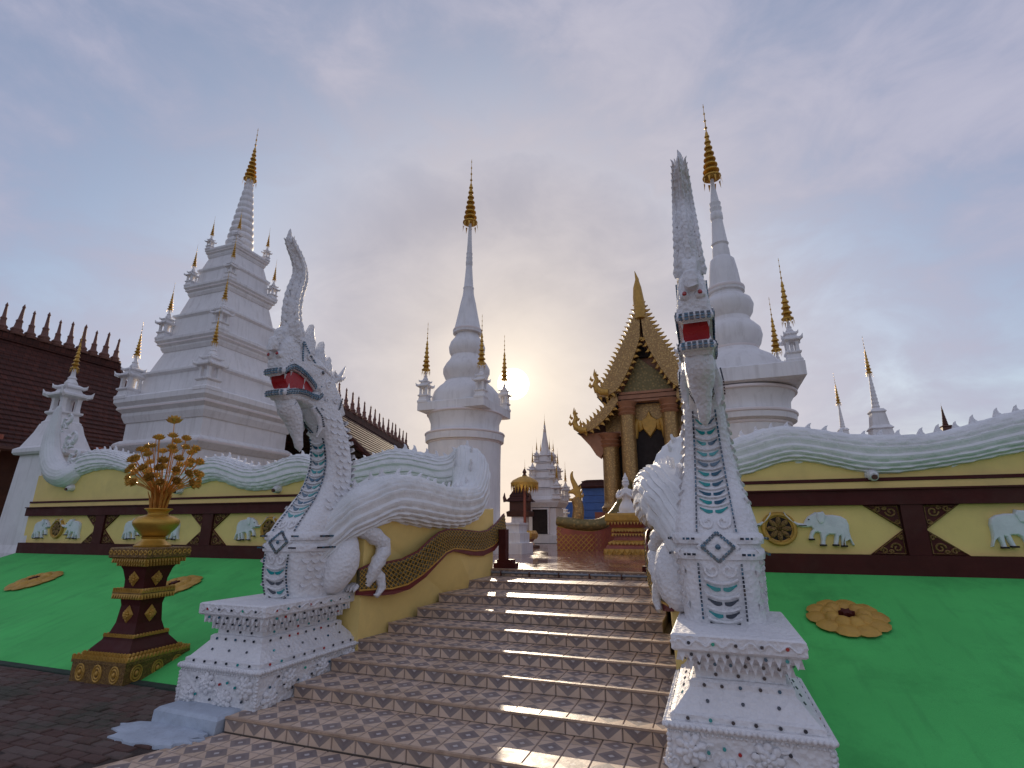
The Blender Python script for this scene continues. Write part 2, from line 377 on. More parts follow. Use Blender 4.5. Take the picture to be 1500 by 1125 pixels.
# ================================================================ GROUND, PLAZA, STAIRS, TERRACE
RZ = 0.118                                                      # riser height
NY = [4.07, 4.73, 5.28, 5.74, 6.23, 6.75, 7.35, 8.20, 9.10]     # nosing of each step
TZ = 9*RZ                                                       # terrace level
YW, ZT = 8.6, 1.19                                              # face of the terrace wall and top of the green batter
g = MB().box((0, 400, -0.53), (2400, 2400, 1.0)).build('ground', GROUND, kind='structure')
TS = 0.235
def tile_mesh(name, sx, sy, sz, m, face='top', v1=1.0):
    b = MB(); x, y, z = sx/2, sy/2, sz; e = 0.004
    p = [(-x, -y, 0), (x, -y, 0), (x, y, 0), (-x, y, 0), (-x+e, -y+e, z), (x-e, -y+e, z), (x-e, y-e, z), (-x+e, y-e, z)]
    if face == 'front': p = [(q[0], -q[2], q[1]) for q in p]
    uv = [(0, 0), (1, 0), (1, v1), (0, v1)]; ed = [(0.02, 0.02)]*4
    b.add(p, [(4, 5, 6, 7), (0, 1, 5, 4), (1, 2, 6, 5), (2, 3, 7, 6), (3, 0, 4, 7)], [uv, ed, ed, ed, ed])
    me = b.mesh(name, m)
    return me
T_TOP = tile_mesh('tread_tile', TS-0.005, TS-0.005, 0.012, TILE)
T_RIS = tile_mesh('riser_tile', TS-0.005, RZ-0.02, 0.012, TILE, 'front', 0.5)
stairs = thing('stairway', (XM, 4.07, 0), 'wide flight of nine steps covered in pink and grey diamond tiles', 'stairs')
def flare(y): return 0.30*max(0.0, min(1.2, (6.95-y)/1.2))**1.4    # the side walls splay outwards near the foot
def step_x(k):
    if k == 1: return -4.28, -0.29
    if k <= 3: return -4.12, -0.45
    e = -3.79-flare((NY[k-1]+NY[min(8, k)])/2-0.15)-0.12
    return e, 2*XM-e
for k in range(1, 10):
    x0, x1 = step_x(k); y0 = NY[k-1]; y1 = NY[k] if k < 9 else 9.4
    MB().box(((x0+x1)/2, (y0+0.012+9.35)/2, k*RZ-0.012-RZ/2), (x1-x0, 9.35-y0-0.012, RZ-0.001*k)).build('step', CONC, stairs)
    MB().box(((x0+x1)/2, y0+0.011, k*RZ-0.006), (x1-x0, 0.03, 0.018)).build('nosing', NOSE, stairs)
    x = x0 if k != 9 else x0
    while x < x1-0.03:
        wv = min(TS, x1-x)
        place('riser_tile', T_RIS, stairs, (x+wv/2, y0+0.012, k*RZ-RZ/2-0.008+rnd.uniform(-.001, .001)), scale=(wv/TS, 1, 1), rot=(0, 0, rnd.uniform(-.004, .004)))
        if k < 9:
            y = y0+0.026
            while y < y1-0.03:
                dv = min(TS, y1+0.012-y)
                place('tread_tile', T_TOP, stairs, (x+wv/2, y+dv/2, k*RZ-0.012+rnd.uniform(-.0012, .0008)), scale=(wv/TS, dv/TS, 1), rot=(rnd.uniform(-.004, .004), rnd.uniform(-.004, .004), 0))
                y += TS
        x += TS
plaza = MB().add([(-5.0, 2.2, -0.013), (-4.3, 4.07, -0.013), (-0.28, 4.07, -0.013), (4, 4.07, -0.013), (4, -4, -0.013), (-5.6, -4, -0.013)], [(0, 1, 2, 3, 4, 5)]).build('plaza', NOSE, kind='structure')
y = 4.06
while y > 2.3:
    xl = -4.95+(y-2.2)*0.36
    x = -0.3
    while x > xl:
        wv = min(TS, x-xl)
        c = Vector((x-wv/2, y-TS/2, -0.013))
        if wv > 0.04 and in_view(c, 40): place('floor_tile', T_TOP, plaza, c, scale=(wv/TS, 1, 1), rot=(rnd.uniform(-.004, .004), rnd.uniform(-.004, .004), 0))
        x -= TS
    y -= TS
# pavers on the left
pm = []
for i in range(3):
    b = MB(); q = MB(); w_, l_ = 0.105, 0.215
    q.rects([(l_/2, w_/2, 0), (l_/2, w_/2, 0.035), (l_/2-0.008, w_/2-0.008, 0.045)], 0, 0); pm.append(q.mesh('paver', PAVER))
paving = MB().box((-9.2, 3.2, -0.045), (9.4, 3.5, 0.05)).build('pavement', GROUND, kind='structure')
npv = 0
cand = []
for j in range(30):
    yy = 4.78-j*0.113
    for i in range(60):
        xx = -4.45-i*0.225-(0.11 if j % 2 else 0)
        if xx+0.11 > -5.0+(yy-2.2)*0.36: continue
        c = Vector((xx, yy, -0.05+rnd.uniform(-.006, .006)))
        if in_view(c, 12): cand.append(((c-Vector((0, 0, EYE))).length, c))
cand.sort(key=lambda t: t[0])
rest = MB()
for n_, (d_, c) in enumerate(cand):
    r_ = (rnd.uniform(-.025, .025), rnd.uniform(-.025, .025), rnd.uniform(-.04, .04))
    if n_ < 300: place('paver', pm[n_ % 3], paving, c, rot=r_)
    else: rest.box(c+Vector((0, 0, 0.022)), (0.213, 0.103, 0.045))
if rest.v: rest.build('far_pavers', PAVER, paving, kind='stuff')
# terrace floor with polished tiles
terr = MB().box((0, 49.35, TZ-0.55), (160, 80, 1.06)).build('terrace_floor', CONC, kind='structure')
ft = MB().rects([(0.296, 0.296, 0), (0.296, 0.296, 0.02), (0.293, 0.293, 0.022)], 0, 0).mesh('floor_slab', FLOORT)
nf = 0
for j in range(34):
    for i in range(26):
        c = Vector((XM-7.5+i*0.6, 9.42+j*0.6, TZ-0.02))
        if c.x < -3.5+0-(c.y-9)*0.35-1.2 or c.x > -0.9+(c.y-9)*0.02+0.4: continue
        if in_view(c) and nf < 300:
            place('floor_slab', ft, terr, c, rot=(rnd.uniform(-.0015, .0015), rnd.uniform(-.0015, .0015), 0)); nf += 1
MB().box((XM, 9.105+0.02, TZ-0.004), (3.0, 0.06, 0.022)).build('threshold', NOSE, terr)
# conduit along the top riser
pp = thing('conduit_pipe', (XM, 9.06, 8*RZ), 'thin grey conduit pipe clipped along the top riser', 'pipe')
MB().tube([(-3.78, 9.075, 8*RZ+0.062), (-0.8, 9.075, 8*RZ+0.062)], 0.017, 10).build('tube', PIPE, pp, 40)
for i in range(6): MB().box((-3.6+i*0.53, 9.078, 8*RZ+0.045), (0.025, 0.045, 0.075)).build('clip', WOOD, pp)
# pale cement block and spill beside the left pedestal
cb = thing('cement_block', (-4.75, 4.2, 0), 'pale blue cement block with a ragged cement spill on the paving', 'cement block')
b = MB(); b.rects([(0.40, 0.17, -0.04), (0.40, 0.17, 0.10), (0.37, 0.14, 0.125)], -4.70, 4.17); b.jitter(0.02, 6).build('block', CEM, cb)
sp = []
for i in range(40):
    a = 2*math.pi*i/40; r_ = 1.0+0.22*noise.noise(Vector((math.cos(a)*2.2, math.sin(a)*2.2, 4)))+rnd.uniform(-.1, .1)
    sp.append((-4.78+0.52*r_*math.cos(a), 3.84+0.24*r_*math.sin(a)))
MB().loft(sp, [(-0.03, 0), (0.008, 0.01), (0.016, 0.06)], lambda a, b_, d: Vector((a, b_, d))).build('spill', CEM, cb)

# ================================================================ PEDESTALS
PXC = -4.645; PYC = 5.03
def petals(mb, hx, hy, z, wdt, hgt, out, cx=PXC, cy=PYC):
    for ax in range(4):
        ln = 2*(hx if ax % 2 == 0 else hy); n = max(2, round(ln/wdt)); wv = ln/n
        for i in range(n):
            t = -ln/2+(i+0.5)*wv
            pts = [(t-wv*0.5, 0, 0), (t+wv*0.5, 0, 0), (t, -out, -hgt), (t-wv*0.5, 0.03, 0), (t+wv*0.5, 0.03, 0), (t, 0.03, -hgt)]
            M = Matrix.Rotation(ax*math.pi/2, 3, 'Z'); off = hy if ax % 2 == 0 else hx
            vs_ = [M @ Vector((p[0], p[1]-off, p[2]))+Vector((cx, cy, z)) for p in pts]
            mb.add(vs_, [(0, 2, 1), (3, 4, 5), (0, 3, 5, 2), (1, 2, 5, 4), (0, 1, 4, 3)])
def beads(mb, hx, hy, z, step, r, cx=PXC, cy=PYC, vertical=None):
    for ax in range(4):
        ln = 2*(hx if ax % 2 == 0 else hy); n = round(ln/step)
        for i in range(n):
            t = -ln/2+(i+0.5)*ln/n; M = Matrix.Rotation(ax*math.pi/2, 3, 'Z'); off = hy if ax % 2 == 0 else hx
            mb.ball(M @ Vector((t, -off, 0))+Vector((cx, cy, z)), (r, r, r), None, 6, 4)
def flower(mb, C, R, rot, S, Nn, U):
    for ring, (n, rr, ro) in enumerate(((8, R*0.36, R*0.62), (6, R*0.24, R*0.3))):
        for i in range(n):
            a = rot+2*math.pi*i/n+ring*0.3
            c = C+(S*math.cos(a)+U*math.sin(a))*ro+Nn*(0.012+0.014*ring)
            Mx = Matrix((S, Nn, U)).transposed() @ Matrix.Rotation(-a, 3, 'Y')
            mb.ball(c, (rr, 0.022, rr*0.72), Mx, 8, 5)
    mb.ball(C+Nn*0.035, (R*0.16,)*3, None, 8, 5)
def build_pedestal(mir):
    who = 'right' if mir else 'left'
    lab = 'white mirror-studded pedestal under the naga that stands before the larger bell chedi' if mir else 'white mirror-studded pedestal beside the pale cement block and golden vase stand'
    root = thing('naga_pedestal', ((2*XM-PXC) if mir else PXC, PYC, 0), lab, 'pedestal', 'white studded pedestals flanking the stairs')
    P = lambda b, n, m, sm=None, **k: b.build(n, m, root, sm, mir, **k)
    P(MB().rects([(0.50, 0.765, 0.0), (0.50, 0.765, 0.41)], PXC, PYC), 'base_block', WHITE)
    P(MB().rects([(0.515, 0.78, 0.411), (0.53, 0.795, 0.435), (0.515, 0.78, 0.462)], PXC, PYC), 'base_moulding', WHITE)
    b = MB(); beads(b, 0.525, 0.79, 0.437, 0.035, 0.019); beads(b, 0.502, 0.767, 0.395, 0.03, 0.012)
    for sx in (-1, 1):
        for sy in (-1, 1):
            for i in range(12): b.ball((PXC+sx*0.5, PYC+sy*0.765, 0.03+i*0.031), (0.019,)*3, None, 6, 4)
    P(b, 'bead_moulding', WHITE, 60, kind='stuff')
    P(MB().rects([(0.485, 0.75, 0.463), (0.485, 0.75, 0.50), (0.455, 0.72, 0.515), (0.345, 0.61, 0.645), (0.345, 0.61, 0.685), (0.325, 0.59, 0.70)], PXC, PYC), 'sloping_plinth', WHITE)
    P(MB().rects([(0.30, 0.565, 0.701), (0.30, 0.565, 0.765), (0.345, 0.61, 0.80), (0.345, 0.61, 0.83), (0.40, 0.665, 0.865), (0.40, 0.665, 0.895)], PXC, PYC), 'neck', WHITE)
    b = MB(); petals(b, 0.348, 0.613, 0.825, 0.055, 0.07, 0.018); petals(b, 0.404, 0.669, 0.892, 0.058, 0.07, 0.018)
    P(b, 'petal_fringe', WHITE, kind='stuff')
    P(MB().rects([(0.43, 0.695, 0.896), (0.445, 0.71, 0.91), (0.445, 0.71, 1.0), (0.43, 0.695, 1.012)], PXC, PYC), 'top_slab', WHITE)
    # scrolling vine on the slab edge
    b = MB()
    for ax, off, hl in ((0, 0.71, 0.42), (1, 0.445, 0.68), (3, 0.445, 0.68)):
        M = Matrix.Rotation(ax*math.pi/2, 3, 'Z')
        pts = [M @ Vector((t*hl/20, -off-0.002, 0.955+0.02*math.sin(t*1.1)))+Vector((PXC, PYC, 0)) for t in range(-20, 21)]
        b.tube(pts, 0.009, 5)
    P(b, 'vine_relief', WHITE, 50)
    # flower reliefs on the base block: front face and both sides
    fr = random.Random(3)
    for Nn, S, off, hl, n in ((Vector((0, -1, 0)), Vector((1, 0, 0)), 0.765, 0.36, 4), (Vector((1, 0, 0)), Vector((0, 1, 0)), 0.50, 0.60, 6), (Vector((-1, 0, 0)), Vector((0, -1, 0)), 0.50, 0.60, 4)):
        for i in range(n):
            t = -hl+2*hl*i/(n-1)
            C = Vector((PXC, PYC, 0.23+(0.07 if i % 2 else -0.05)))+Nn*off+S*t
            b = MB(); flower(b, C, 0.105+fr.uniform(-.01, .01), fr.random(), S, Nn, Vector((0, 0, 1)))
            P(b, 'flower_relief', WHITE, 60)
            for q in range(2):                                   # a curling stem beside each flower
                b = MB()
                a0 = fr.uniform(0, 6); cc = C+S*(0.12 if q else -0.11)+Vector((0, 0, 0.10 if (i+q) % 2 else -0.08))
                b.tube([cc+(S*math.cos(a0+k*0.55)+Vector((0, 0, 1))*math.sin(a0+k*0.55))*(0.012+0.005*k)+Nn*0.004 for k in range(11)], 0.011, 5)
                P(b, 'stem_relief', WHITE, 50)
    # mirror studs by colour
    st = {}
    def stud(C, Nn):
        k = fr.choices((G_DARK, G_BLUE, G_TEAL, G_RED, G_GRN), (58, 14, 12, 12, 4))[0]
        b = st.setdefault(k, MB()); M = Nn.to_track_quat('Z', 'Y').to_matrix()
        b.add([M @ Vector((0.0125*math.cos(a), 0.0125*math.sin(a), z))+C for z in (-0.006, 0.006) for a in [math.pi/4*i for i in range(8)]], [tuple(range(8, 16))]+[(i, (i+1) % 8, (i+1) % 8+8, i+8) for i in range(8)])
    for Nn, S, hx_, hy_ in ((Vector((0, -1, 0)), Vector((1, 0, 0)), 0, 1), (Vector((1, 0, 0)), Vector((0, 1, 0)), 1, 0), (Vector((-1, 0, 0)), Vector((0, -1, 0)), 1, 0)):
        def row(z, off, hl, step, nz=0.0, ph=0.0, jit=0.0):
            n = max(2, round(2*hl/step))
            for i in range(n):
                t = -hl+(i+0.5)*2*hl/n+fr.uniform(-1, 1)*0.008+ph
                C = Vector((PXC, PYC, z+fr.uniform(-1, 1)*jit))+Nn*off+S*t
                q = Vector((Nn.x, Nn.y, nz)).normalized(); stud(C+q*0.004, q)
        fx = hx_ == 1
        row(0.955, 0.445 if fx else 0.71, 0.66 if fx else 0.41, 0.17)
        row(0.875, 0.418 if fx else 0.683, 0.6 if fx else 0.37, 0.13)
        row(0.81, 0.363 if fx else 0.628, 0.55 if fx else 0.31, 0.11)
        row(0.73, 0.30 if fx else 0.565, 0.5 if fx else 0.25, 0.18)
        row(0.665, 0.345 if fx else 0.61, 0.56 if fx else 0.3, 0.13)
        row(0.575, 0.404 if fx else 0.669, 0.6 if fx else 0.34, 0.2, 0.8)
        row(0.482, 0.485 if fx else 0.75, 0.7 if fx else 0.44, 0.15)
        for zz in (0.10, 0.19, 0.28, 0.34): row(zz, 0.512 if fx else 0.777, 0.66 if fx else 0.40, 0.19, 0, 0.05*math.sin(zz*40), 0.03)
    nm = {G_DARK: 'dark_mirror_studs', G_BLUE: 'blue_mirror_studs', G_TEAL: 'teal_mirror_studs', G_RED: 'red_mirror_studs', G_GRN: 'green_mirror_studs'}
    for k, b in st.items(): P(b, nm[k], k, None, kind='stuff')
for mir in (False, True): build_pedestal(mir)

# ================================================================ NAGAS
XC = -4.59
W_T = [(0.9, .335), (1.4, .35), (1.67, .36), (1.85, .345), (2.2, .27), (2.55, .232), (2.85, .20), (3.1, .175), (3.5, .15)]
wz = lambda z: interp(W_T, z)
FR, BK = [], []
for u, v in [(378, 880), (372, 846), (375, 816), (382, 782), (401, 758), (423, 734), (440, 708), (449, 681), (450, 652), (446, 629), (436, 603), (428, 580)]:
    z0 = AX(u, v, XC-.2).z; p = AX(u, v, XC-0.85*wz(z0)); FR.append((p.z, p.y))
for u, v in [(512, 790), (507, 765), (512, 740), (517, 715), (519, 681), (516, 652), (509, 625), (500, 592), (492, 565)]:
    z0 = AX(u, v, XC+.2).z; p = AX(u, v, XC+0.85*wz(z0)); BK.append((p.z, p.y))
FR.sort(); BK.sort()
BK = [(0.9, BK[0][1]+0.22), (1.3, BK[0][1]+0.16), (1.6, BK[0][1]+0.05)]+BK
print('FR', [(round(a, 2), round(b, 2)) for a, b in FR]); print('BK', [(round(a, 2), round(b, 2)) for a, b in BK])
def sm(pts, x, d=0.07): return (interp(pts, x-d)+2*interp(pts, x)+interp(pts, x+d))/4
Yf = lambda z: sm(FR, z); Yb = lambda z: sm(BK, z)
ZTOP = FR[-1][0]
def zfront(v):                                                   # photo row on the head-on naga -> height on its belly
    z = 2.0
    for _ in range(12): z = AY(1040, v, Yf(z)).z
    return z
def rrect(cx, y0, y1, w_, z, n=40, e=3.2):
    r = []; cy = (y0+y1)/2; h_ = (y1-y0)/2
    for k in range(n):
        a = 2*math.pi*(k+0.5)/n; c, s_ = math.cos(a), math.sin(a)
        x = w_*math.copysign(abs(c)**(2/e), c); y = h_*math.copysign(abs(s_)**(2/e), s_)
        if s_ < 0: x *= 0.97
        r.append(Vector((cx+x, cy+y, z)))
    return r
# outlines of the body along the stairs, seen on its stair side
Z3 = lambda x, y: (490+x/4.329, 640+y/4.329)
TOPS = sorted([(p.y, p.z) for p in (AX(*Z3(x, y), -3.98) for x, y in [(20, 600), (70, 530), (130, 470), (200, 370), (260, 310), (330, 258), (400, 232), (500, 250), (600, 294), (700, 322), (800, 316), (880, 288), (940, 238), (1000, 165), (1045, 105)])])
BOTS = [(4.8, 1.0), (5.15, 1.0)]+sorted([(p.y, p.z) for p in (AX(*Z3(x, y), -3.68) for x, y in [(230, 840), (290, 740), (330, 680), (400, 610), (490, 540), (560, 550), (650, 575), (750, 587), (850, 580), (920, 550), (1000, 490), (1035, 470)])])
print('TOPS', [(round(a, 2), round(b, 2)) for a, b in TOPS]); print('BOTS', [(round(a, 2), round(b, 2)) for a, b in BOTS])
ZL = lambda x, y: (x/3.125, 640+y/3.125)
ZR = lambda x, y: (1060+x/2.961, 480+y/2.961)
YB = 8.82                                                        # centre line of the body on the wall
LT = [ZL(x, y) for x, y in [(330, 120), (380, 92), (430, 68), (480, 57), (540, 62), (610, 88), (700, 125), (790, 142), (880, 130), (950, 102), (1030, 88), (1100, 108), (1160, 132), (1210, 138), (1270, 125), (1330, 97), (1390, 78)]]+[(462, 668), (490, 678), (520, 678), (548, 669), (568, 662), (585, 657), (605, 660), (628, 665), (652, 670), (675, 672), (698, 671), (712, 668)]
LB = [ZL(x, y) for x, y in [(240, 228), (320, 192), (400, 160), (480, 148), (560, 165), (650, 205), (740, 238), (790, 245), (850, 237), (900, 220), (960, 201), (1010, 212), (1060, 238), (1110, 250), (1170, 252), (1250, 240), (1320, 215), (1400, 196)]]+[(480, 707), (520, 715), (548, 713), (600, 706), (650, 720), (700, 730)]
RTp = [ZR(x, y) for x, y in [(-60, 520), (40, 488), (110, 463), (180, 440), (260, 431), (340, 438), (450, 456), (570, 469), (700, 473), (850, 470), (960, 450), (1040, 426), (1130, 400), (1220, 373), (1303, 356), (1420, 345), (1560, 370), (1700, 430)]]
RBp = [ZR(x, y) for x, y in [(-60, 665), (60, 655), (150, 635), (230, 600), (310, 578), (400, 592), (500, 612), (640, 645), (760, 642), (900, 622), (1000, 605), (1100, 590), (1200, 570), (1303, 548), (1420, 540), (1560, 560), (1700, 620)]]
def XZ(L_, Y): return sorted([(p.x, p.z) for p in (AY(u, v, Y) for u, v in L_)])
LTW, LBW, RTW, RBW = XZ(LT, YB), XZ(LB, YB-0.34), XZ(RTp, YB), XZ(RBp, YB-0.34)
print('LTW', [(round(a, 2), round(b, 2)) for a, b in LTW]); print('RTW', [(round(a, 2), round(b, 2)) for a, b in RTW])
def body_path(mir):
    P = []                                                        # (centre, half height, half thickness)
    y = 4.95
    while y < 8.42:
        t = min(1, max(0, (y-4.95)/0.75)); t = t*t*(3-2*t)
        x = XC+(-3.99-flare(y)*0.9-XC)*t
        P.append((Vector((2*XM-x if mir else x, y, (sm(TOPS, y)+sm(BOTS, y))/2)), max(0.2, (sm(TOPS, y)-sm(BOTS, y))/2), 0.24+0.10*min(1, (y-4.95)/0.6)))
        y += 0.11
    zc0, h0 = P[-1][0].z, P[-1][1]
    s = 1 if mir else -1
    TW, BW = (RTW, RBW) if mir else (LTW, LBW)
    xs = (2*XM+3.99) if mir else -3.99
    x1 = xs+s*0.62
    zc1 = (interp(TW, x1)+interp(BW, x1))/2; h1 = (interp(TW, x1)-interp(BW, x1))/2
    for k in range(1, 9):
        a = k/8*math.pi/2
        f = k/8
        P.append((Vector((xs+s*0.62*(1-math.cos(a)), 8.42+(YB-8.42)*math.sin(a)+0.16*math.sin(f*math.pi), zc0+(zc1-zc0)*f+0.32*math.sin(f*math.pi))), h0+(h1-h0)*f+0.15*math.sin(f*math.pi), 0.34))
    x = x1
    end = 7.6 if mir else -14.9
    while (x < end) if mir else (x > end):
        x += s*0.14
        P.append((Vector((x, YB, (sm(TW, x, .15)+sm(BW, x, .15))/2)), max(0.16, (sm(TW, x, .15)-sm(BW, x, .15))/2), 0.34))
    return P
def spike_mesh():
    b = MB(); o = [(-0.075, -0.03), (0.075, -0.03), (0.055, 0.02), (0.03, 0.06), (0.028, 0.10), (0.04, 0.135), (0.0, 0.115), (-0.03, 0.075), (-0.06, 0.03)]
    b.loft(o, [(-0.028, 0.012), (-0.016, 0), (0.016, 0), (0.028, 0.012)], lambda a, c, d: Vector((a, d, c))); return b.mesh('dorsal_spike', WHITE, 40)
SPIKE = spike_mesh()
Z1 = lambda x, y: (360+x/3.75, 320+y/3.75)
def HY(x, y, X=None):
    if X is None: X = XC-0.10+0.20*min(1, max(0, (x-115)/260))
    p = AX(*Z1(x, y), X); return (p.y, p.z)
def build_naga(mir):
    lab = 'white naga statue with wide-open red mouth standing before the larger bell chedi' if mir else 'white naga statue near the golden vase stand, its tail running to the corner pillar'
    root = thing('naga_statue', ((2*XM-XC) if mir else XC, 4.9, 1.012), lab, 'naga statue', 'white naga statues flanking the stairs')
    P = lambda b, n, m, smo=50, **k: b.build(n, m, root, smo, mir, **k)
    # neck
    R = []; z = 1.0
    while z < ZTOP: R.append(rrect(XC, Yf(z), Yb(z), wz(z), z)); z += 0.05
    neck = MB().rings(R).jitter(0.008, 7)
    P(neck, 'neck', WHITE, 60)
    # scale chips on the flanks
    b = MB(); rr = random.Random(5)
    z = 1.15
    while z < ZTOP-0.15:
        if not 1.68 < z < 1.98:
            n = int((Yb(z)-Yf(z)-0.1)/0.12)
            for s in (-1, 1):
                for i in range(n):
                    y = Yf(z)+0.12+i*0.12+rr.uniform(-.02, .02)+(0.06 if int(z*100/11) % 2 else 0)
                    if y > Yb(z)-0.04: continue
                    cyc = (Yf(z)+Yb(z))/2; hh = (Yb(z)-Yf(z))/2; t = min(0.98, abs((y-cyc)/hh))
                    x = wz(z)*(1-t**3.2)**(1/3.2)*(0.96 if y < cyc else 1.0)
                    b.add([(XC+s*(x-0.01), y-0.05, z+0.02), (XC+s*(x-0.01), y+0.05, z+0.02), (XC+s*(x+0.022), y+0.045, z-0.012), (XC+s*(x+0.026), y, z-0.03), (XC+s*(x+0.022), y-0.045, z-0.012), (XC+s*(x-0.012), y, z-0.045)],
                          [(0, 1, 2, 3, 4), (4, 3, 5), (3, 2, 5), (0, 4, 5), (1, 5, 2)])
            for i in range(4):
                x = XC+wz(z)*(-0.75+i*0.5); y = Yb(z)
                b.add([(x-.05, y-.015, z+.02), (x+.05, y-.015, z+.02), (x+.045, y+.02, z-.012), (x, y+.026, z-.03), (x-.045, y+.02, z-.012), (x, y-.015, z-.045)], [(0, 1, 2, 3, 4), (4, 3, 5), (3, 2, 5), (0, 4, 5), (1, 5, 2)])
        z += 0.085
    P(b, 'scale_chips', WHITE, None, kind='stuff')
    # belts round the chest
    z0 = zfront(812); z1 = zfront(789)
    for zz in (z0, z1):
        b = MB(); rg = []
        for dz, gr in ((-.05, 0.0), (-.04, .03), (.0, .036), (.035, .028), (.05, 0.0)):
            z = zz+dz; rg.append(rrect(XC, Yf(z)-gr*0.6, Yb(z)+gr, wz(z)+gr, z))
        P(MB().rings(rg), 'chest_belt', WHITE, 60)
    # carved shoulder ripples on the lower flank
    for q in range(5):
        for s in (-1, 1):
            b = MB(); pts = []
            for k in range(13):
                t = k/12; y = Yf(1.3)+0.35+0.52*t*(0.55+0.12*q)+0.1; z = 1.08+0.085*q+0.30*math.sin(t*math.pi*0.5)**2
                pts.append((XC+s*(wz(z)*0.97+0.012), min(y, Yb(z)-0.03), z))
            P(b.tube(pts, 0.02, 6), 'flank_ripple', WHITE, 60)
    # mirror mosaic
    mos = {G_DARK: MB(), G_BLUE: MB(), G_TEAL: MB()}
    def dashes(pts, Nf, wd=0.016, step=0.034, mk=None):
        pts = [Vector(p) for p in pts]
        for a, c in zip(pts, pts[1:]):
            d = c-a; n = max(1, round(d.length/step))
            for i in range(n):
                p = a+d*((i+0.5)/n); t = d.normalized(); nn_ = Vector(Nf).normalized(); s_ = nn_.cross(t)
                M = Matrix((t, s_, nn_)).transposed()
                mos[mk or rr.choices((G_DARK, G_BLUE), (60, 40))[0]].box(p+nn_*0.004, (d.length/n*0.72, wd, 0.014), M)
    fp = lambda x, z, o=0.004: Vector((XC+x, Yf(z)-o-0.004, z))
    zs = [zfront(v) for v in range(600, 782, 6)]
    for s in (-1, 1):
        dashes([fp(s*(0.10+0.055*(zs[0]-z)/(zs[0]-zs[-1]))*1.0, z) for z in zs], (s*0.1, -1, 0))
        zl = [zfront(v) for v in range(824, 914, 6)]
        dashes([fp(s*0.165, z) for z in zl], (0, -1, 0))
        for zz in (z0, z1):
            dashes([(XC+s*(wz(zz)+0.037), Yf(zz)+0.16+i*0.08, zz) for i in range(int((Yb(zz)-Yf(zz)-0.2)/0.08)+1)], (s, 0, 0), 0.02)
            dashes([fp(s*x, zz, 0.03) for x in (0.17, 0.21, 0.25, 0.275)], (0, -1, 0), 0.018)
        # gorget lines under the jaw
        zt = zfront(590); zt2 = zfront(548)
        for k in (0, 1): dashes([fp(s*(0.03+k*0.035), zt+0.0), fp(s*(0.11+k*0.02), (zt+zt2)/2), fp(s*(0.13), zt2)], (s*0.2, -1, 0), 0.014, 0.028)
    zd = zfront(801); hz = (zfront(778)-zfront(824))/2
    for k in (1.0, 0.86): dashes([fp(0, zd+hz*k, .02), fp(0.135*k, zd, .02), fp(0, zd-hz*k, .02), fp(-0.135*k, zd, .02), fp(0, zd+hz*k, .02)], (0, -1, 0), 0.014, 0.03)
    b = MB(); pl = [fp(0, zd+hz*1.25, -.01), fp(0.17, zd, -.01), fp(0, zd-hz*1.25, -.01), fp(-0.17, zd, -.01)]
    b.add(pl+[q+Vector((0, -0.025, 0)) for q in pl], [(4, 5, 6, 7)]+[(i, (i+1) % 4, (i+1) % 4+4, i+4) for i in range(4)]); P(b, 'diamond_boss', WHITE, None)
    b = MB().ball(fp(0, zd, .03), (.022, .012, .022)); P(b, 'boss_mirror', G_BLUE)
    # belly plates: pairs of crescent mirrors under raised lips
    for i, v in enumerate([614, 629, 645, 661, 676, 690, 705, 719, 731, 744, 857, 878, 896, 912]):
        z = zfront(v); low = v > 800
        hw = 0.115 if low else 0.085+0.03*(v-614)/130
        for s in (-1, 1):
            ol = []
            for k in range(9): t = k/8; ol.append((s*(0.010+(hw-0.010)*t), z-0.022+0.030*t*t+0.004))
            for k in range(8, -1, -1): t = k/8; ol.append((s*(0.010+(hw-0.010)*t), z-0.022+0.030*t*t-0.010-0.020*math.sin(math.pi*min(1, t+0.12))))
            b = MB().loft(ol, [(-0.01, 0), (0.006, 0), (0.008, 0.002)], lambda a, c, d: Vector((XC+a, Yf(c)-0.004-d, c)))
            P(b, 'belly_mirror', rr.choices((G_TEAL, G_BLUE, G_DARK), ((55, 40, 5) if not low else (25, 20, 55)))[0], None)
        b = MB().tube([fp(hw*1.12*t/8, z+0.012+0.034*(t/8)**2, 0.004) for t in range(-8, 9)], 0.013, 6); P(b, 'belly_lip', WHITE, 60)
    # scroll relief between the mirrors
    for zc_, sc_ in ((zfront(765), 1), (zfront(835), 1)):
        for s in (-1, 1):
            b = MB(); b.tube([fp(s*(0.06+(0.012+0.0045*k)*math.cos(k*0.6)), zc_+(0.012+0.0045*k)*math.sin(k*0.6), 0.003) for k in range(12)], 0.012, 5)
            P(b, 'belly_scroll', WHITE, 60)
    # ---- head
    def to3(a, c, d): return Vector((XC+d, a, c))
    up = [HY(x, y) for x, y in [(122, 868), (116, 830), (122, 790), (126, 740), (142, 700), (165, 672), (200, 655), (260, 640), (318, 645), (335, 690), (372, 745), (425, 790), (462, 840), (495, 905), (520, 985), (545, 1080), (500, 1110), (430, 1050), (405, 985), (385, 950), (360, 925), (320, 895), (285, 872), (240, 852), (200, 842), (160, 852)]]
    b = MB().loft(up, [(-0.14, 0.07), (-0.125, 0.03), (-0.09, 0.0), (0.09, 0.0), (0.125, 0.03), (0.14, 0.07)], to3)
    zn = HY(140, 800)[1]; b.v = [(XC+(x-XC)*(1-.30*min(1, max(0, (z_-zn)/.35))), y, z_) for x, y, z_ in b.v]; P(b.jitter(0.012, 12), 'head', WHITE, 50)
